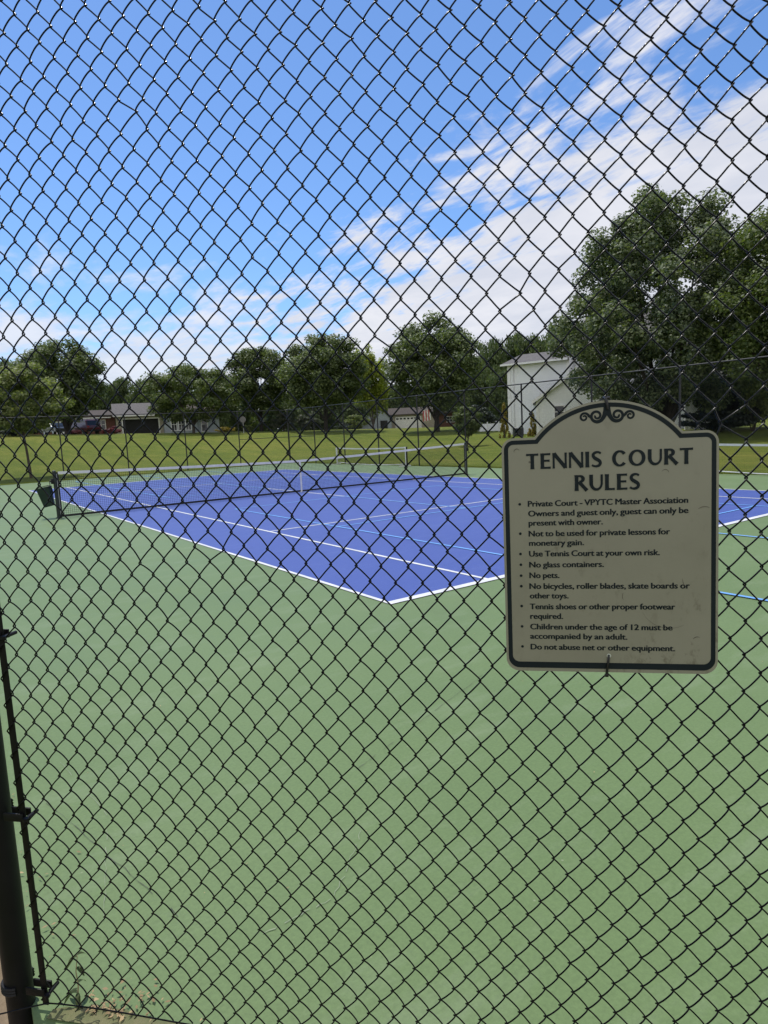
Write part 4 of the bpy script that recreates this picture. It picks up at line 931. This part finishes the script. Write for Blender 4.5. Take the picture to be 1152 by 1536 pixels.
# ------------------------------------------------------------------ cars and a road sign
rub = Mat('tyre', (.015, .015, .016), .85, .3).m
def car(px, d, lab, paint, heading, van):
    x, y, z = at(px, d); h = ray(px, 640); a = math.atan2(h[0], h[1])
    c = empty('parked_car', (x, y, z), lab, 'car', None, -a+heading)
    Ln, Wd = (4.9, 1.9) if van else (4.6, 1.8)
    if van: pr = [(-2.35, .35), (-2.4, .8), (-2.35, 1.0), (-2.05, 1.72), (-1.8, 1.80), (.5, 1.78), (.9, 1.70), (1.65, 1.05), (2.3, .92), (2.42, .7), (2.4, .35)]
    else: pr = [(-2.2, .35), (-2.25, .75), (-2.15, .95), (-1.5, 1.02), (-.95, 1.42), (.25, 1.45), (.9, 1.02), (2.0, .88), (2.22, .7), (2.2, .35)]
    m = MB(); V = []; n_ = len(pr)
    for s, k in ((-1, 1), (1, 1)):
        for u, v_ in pr: V.append((s*Wd/2*(1-(.10 if v_ > 1.1 else 0)), u, v_))
    m.add(V, [tuple(range(n_)), tuple(range(2*n_-1, n_-1, -1))] + [(i, (i+1) % n_, n_+(i+1) % n_, n_+i) for i in range(n_)])
    me = m.mesh('body', paint); bo = ob('body', me, c); bv = bo.modifiers.new('bevel', 'BEVEL'); bv.width = .07; bv.segments = 3; bv.limit_method = 'ANGLE'
    q = MB()
    if van:
        q.add([(-.76, -2.30, 1.08), (.76, -2.30, 1.08), (.70, -2.085, 1.66), (-.70, -2.085, 1.66)], [(0, 1, 2, 3)]); q.add([(-.72, 1.66, 1.10), (.72, 1.66, 1.10), (.66, 1.0, 1.67), (-.66, 1.0, 1.67)], [(0, 1, 2, 3)])
        side = [(-2.0, 1.12), (1.35, 1.12), (.85, 1.62), (-1.85, 1.62)]
    else:
        q.add([(-.7, -1.5, 1.06), (.7, -1.5, 1.06), (.62, -1.02, 1.40), (-.62, -1.02, 1.40)], [(0, 1, 2, 3)]); q.add([(-.72, .90, 1.06), (.72, .90, 1.06), (.64, .35, 1.42), (-.64, .35, 1.42)], [(0, 1, 2, 3)])
        side = [(-1.3, 1.05), (.75, 1.05), (.2, 1.38), (-.85, 1.38)]
    for s in (-1, 1): q.add([(s*(Wd/2*(1.0 if v_ < 1.1 else .915)+.012), u, v_) for u, v_ in side], [(0, 1, 2, 3)])
    w_ = q.ob('windows', M['glass'], c); w_.location = (0, 0, 0)
    for v_ in w_.data.vertices: v_.co.y += -.02 if v_.co.y < -1.0 else .02 if v_.co.y > .2 else 0; v_.co.z += .012
    for sx in (-1, 1):
        for yy in (-1.4, 1.4):
            q = MB(); q.tube([(sx*(Wd/2-.2), yy, .33), (sx*(Wd/2+.02), yy, .33)], .33, 18); wl_ = q.ob('wheel', rub, c, True)
            q = MB(); q.tube([(sx*(Wd/2-.02), yy, .33), (sx*(Wd/2+.03), yy, .33)], .2, 12); q.ob('rim', M['metal'], wl_, True)
        q = MB(); q.box((sx*.72, -2.33 if van else -2.2, .92 if van else .8), (.28, .12, .22), 0, .02); q.ob('tail_light', varied('lamp_red', (.3, .01, .01), (.4, .02, .02), .3), c)
    if van: MB().box((0, -.65, 1.835), (1.5, 2.3, .05), 0, .02).ob('roof_panel', M['trim'], c)
    q = MB(); q.box((0, -2.36 if van else -2.2, .45), (Wd*.96, .16, .22), 0, .04); q.ob('bumper', rub, c)
red = Mat('maroon_paint', (.085, .010, .014), .3, .5); red.b.inputs['Coat Weight'].default_value = .6
drk = Mat('dark_paint', (.015, .017, .022), .3, .5); drk.b.inputs['Coat Weight'].default_value = .6
car(126, 91, 'maroon van with a pale roof parked by the dark brick house', red.m, R(28), True)
car(84, 90, 'dark low car in the deep tree shade left of the maroon van', drk.m, R(200), False)
x, y, z = at(365, 78); rs = empty('road_sign', (x, y, z), 'grey back of an octagonal road sign on a thin post', 'road sign', None, -YAW+.1)
MB().prism([(.36*math.cos(R(22.5+45*i)), .36*math.sin(R(22.5+45*i))) for i in range(8)], lambda u, v, w: (u, w, 1.55+v), .012).ob('plate', varied('sign_back', (.17, .16, .16), (.13, .125, .125), .5, 4), rs)
MB().box((0, .035, .7), (.05, .03, 2.4)).ob('post', M['metal'], rs)

# ------------------------------------------------------------------ foreground weeds and litter
def leafblade(mb, p, d, L_, wd, droop):
    d = np.array(d, float); d /= np.linalg.norm(d); s = np.cross(d, [0, 0, 1]); s /= np.linalg.norm(s)+1e-9; P = []
    for i in range(6):
        t_ = i/5; c = np.array(p)+d*L_*t_+np.array([0, 0, -droop*L_*t_*t_]); h = wd*math.sin(math.pi*min(t_*.92+.06, 1))**.8
        P += [c-s*h+np.array([0, 0, .2*h]), c, c+s*h+np.array([0, 0, .2*h])]
    F = []
    for i in range(5): F += [(3*i, 3*i+1, 3*i+4, 3*i+3), (3*i+1, 3*i+2, 3*i+5, 3*i+4)]
    mb.add(P, F)
wx_, wy_, _ = fp(-1.345, 0, .05); wd_ = empty('weed', (wx_, wy_, 0), 'thin weed with drooping leaves by the foot of the black post', 'weed')
st = [(0, 0, 0), (.006, .002, .05), (.004, .0, .10), (.012, -.004, .150)]
MB().tube(st, [.0022, .002, .0016, .001], 6).ob('stem', varied('weed_stem', (.30, .24, .12), (.36, .30, .16), .8, 20), wd_)
q = MB(); g_ = random.Random(5)
for (zz, an, L_) in [(.150, 20, .035), (.150, 200, .034), (.145, 110, .026), (.112, 300, .030), (.06, 40, .036), (.045, 190, .046), (.03, 260, .050), (.03, 120, .04)]:
    leafblade(q, (.01*zz/.15, 0, zz), (math.cos(R(an)), math.sin(R(an)), .25), L_, .0075, .9)
q.ob('leaves', leafmat('weed_leaf', (.035, .055, .016), (.07, .085, .025), .3), wd_)
n = 400; V = []; F = []; g_ = np.random.default_rng(4)
for i in range(n):
    if i < 90: s = g_.uniform(-1.33, -1.16) + abs(g_.normal(0, .04)); p = np.array(fp(s, 0, abs(g_.normal(0.01, .05))))
    elif i < 300: p = np.array([-9.03+abs(g_.normal(0, .09)), g_.uniform(-14.7, -9.0), 0])
    elif i < 340: p = np.array(fp(g_.uniform(-1.1, 1.6), 0, abs(g_.normal(0, .03))))
    else: p = np.array([g_.uniform(-8.8, -3), g_.uniform(-15.2, -12.2), 0])
    if (p - FO) @ NV < 0.004: p = p + NV*.03
    a = g_.uniform(0, 2*np.pi); L_ = g_.uniform(.004, .013)*(1.0 if i < 300 else .6); w_ = L_*g_.uniform(.2, .5); z = .004 + g_.uniform(.001, .012)*(i < 340)
    u = np.array([math.cos(a), math.sin(a), g_.uniform(-.2, .2)]); v_ = np.array([-math.sin(a), math.cos(a), g_.uniform(-.3, .3)])
    p[2] = z+.003
    V += [p+u*L_, p+v_*w_, p-u*L_, p-v_*w_]; F.append((4*i, 4*i+1, 4*i+2, 4*i+3))
V = np.array(V); V[:, 2] = np.maximum(V[:, 2], .002)
o = ob('leaf_litter', me_np('leaf_litter', V, np.array(F), M['leaf_dry'])); tag(o, 'scattered dry leaf bits along the court edge', 'leaf litter', None, 'stuff')
# bare strip under the foreground fence and along the side
q = MB(); q.prism([fp(-1.8, 0, -.25)[:2], fp(2.5, 0, -.25)[:2], fp(2.5, 0, .0)[:2], fp(-1.3, 0, .0)[:2], (-8.99, -14.8), (-8.99, 10), (-9.6, 10), (-9.6, -14.9)], lambda u, v, w: (u, v, -.17+w), .055)
tag(q.ob('soil_strip', M['dirt']), kind='structure')
# soil washed over the slab edge at the fence foot
g_ = random.Random(8); P0 = []; P1 = []
for i in range(41):
    t_ = i/40; ss = -1.40+t_*1.5; P0.append(fp(ss, 0, -.02)[:2]); P1.append(fp(ss, 0, .004+.030*math.exp(-((ss+1.24)/.10)**2)+.014*math.exp(-((ss+.8)/.4)**2)+g_.uniform(0, .012))[:2])
q = MB(); q.add([(x, y, .004) for x, y in P0]+[(x, y, .006) for x, y in P1], [(i, i+1, 42+i, 41+i) for i in range(40)])
tag(q.ob('washed_soil', varied('washed_soil', (.13, .15, .07), (.19, .18, .095), .95, 30, .1, .6)), kind='structure')
# grass along the far court edges and over the lawn
n = 60000; g_ = np.random.default_rng(9)
e = g_.random(n); xg = np.where(e < .5, g_.uniform(9.08, 9.6, n), g_.uniform(-12, 9.6, n)); yg = np.where(e < .5, g_.uniform(-14, 18, n), g_.uniform(17.8, 18.6, n))
k_ = e > .8
rr2 = 22+g_.random(n)**1.3*40; th2 = g_.uniform(-.62, .62, n)+YAW
xg = np.where(k_, CAM[0]+rr2*np.sin(th2), xg); yg = np.where(k_, CAM[1]+rr2*np.cos(th2), yg)
ok = ~((xg > -9) & (xg < 9.06) & (yg < 17.77)); xg, yg = xg[ok], yg[ok]; n = len(xg)
zg = HT(xg, yg); hg = g_.uniform(.03, .085, n); a = g_.uniform(0, 2*np.pi, n); wv = .006; lx, ly = g_.normal(0, .02, n), g_.normal(0, .02, n)
V = np.stack([np.c_[xg-wv*np.cos(a), yg-wv*np.sin(a), zg], np.c_[xg+wv*np.cos(a), yg+wv*np.sin(a), zg], np.c_[xg+lx, yg+ly, zg+hg]], 1).reshape(-1, 3)
o = ob('grass_tufts', me_np('grass_tufts', V, np.arange(3*n).reshape(n, 3), M['grassblade'])); tag(o, 'longer grass along the court edge and lawn', 'grass', None, 'stuff')
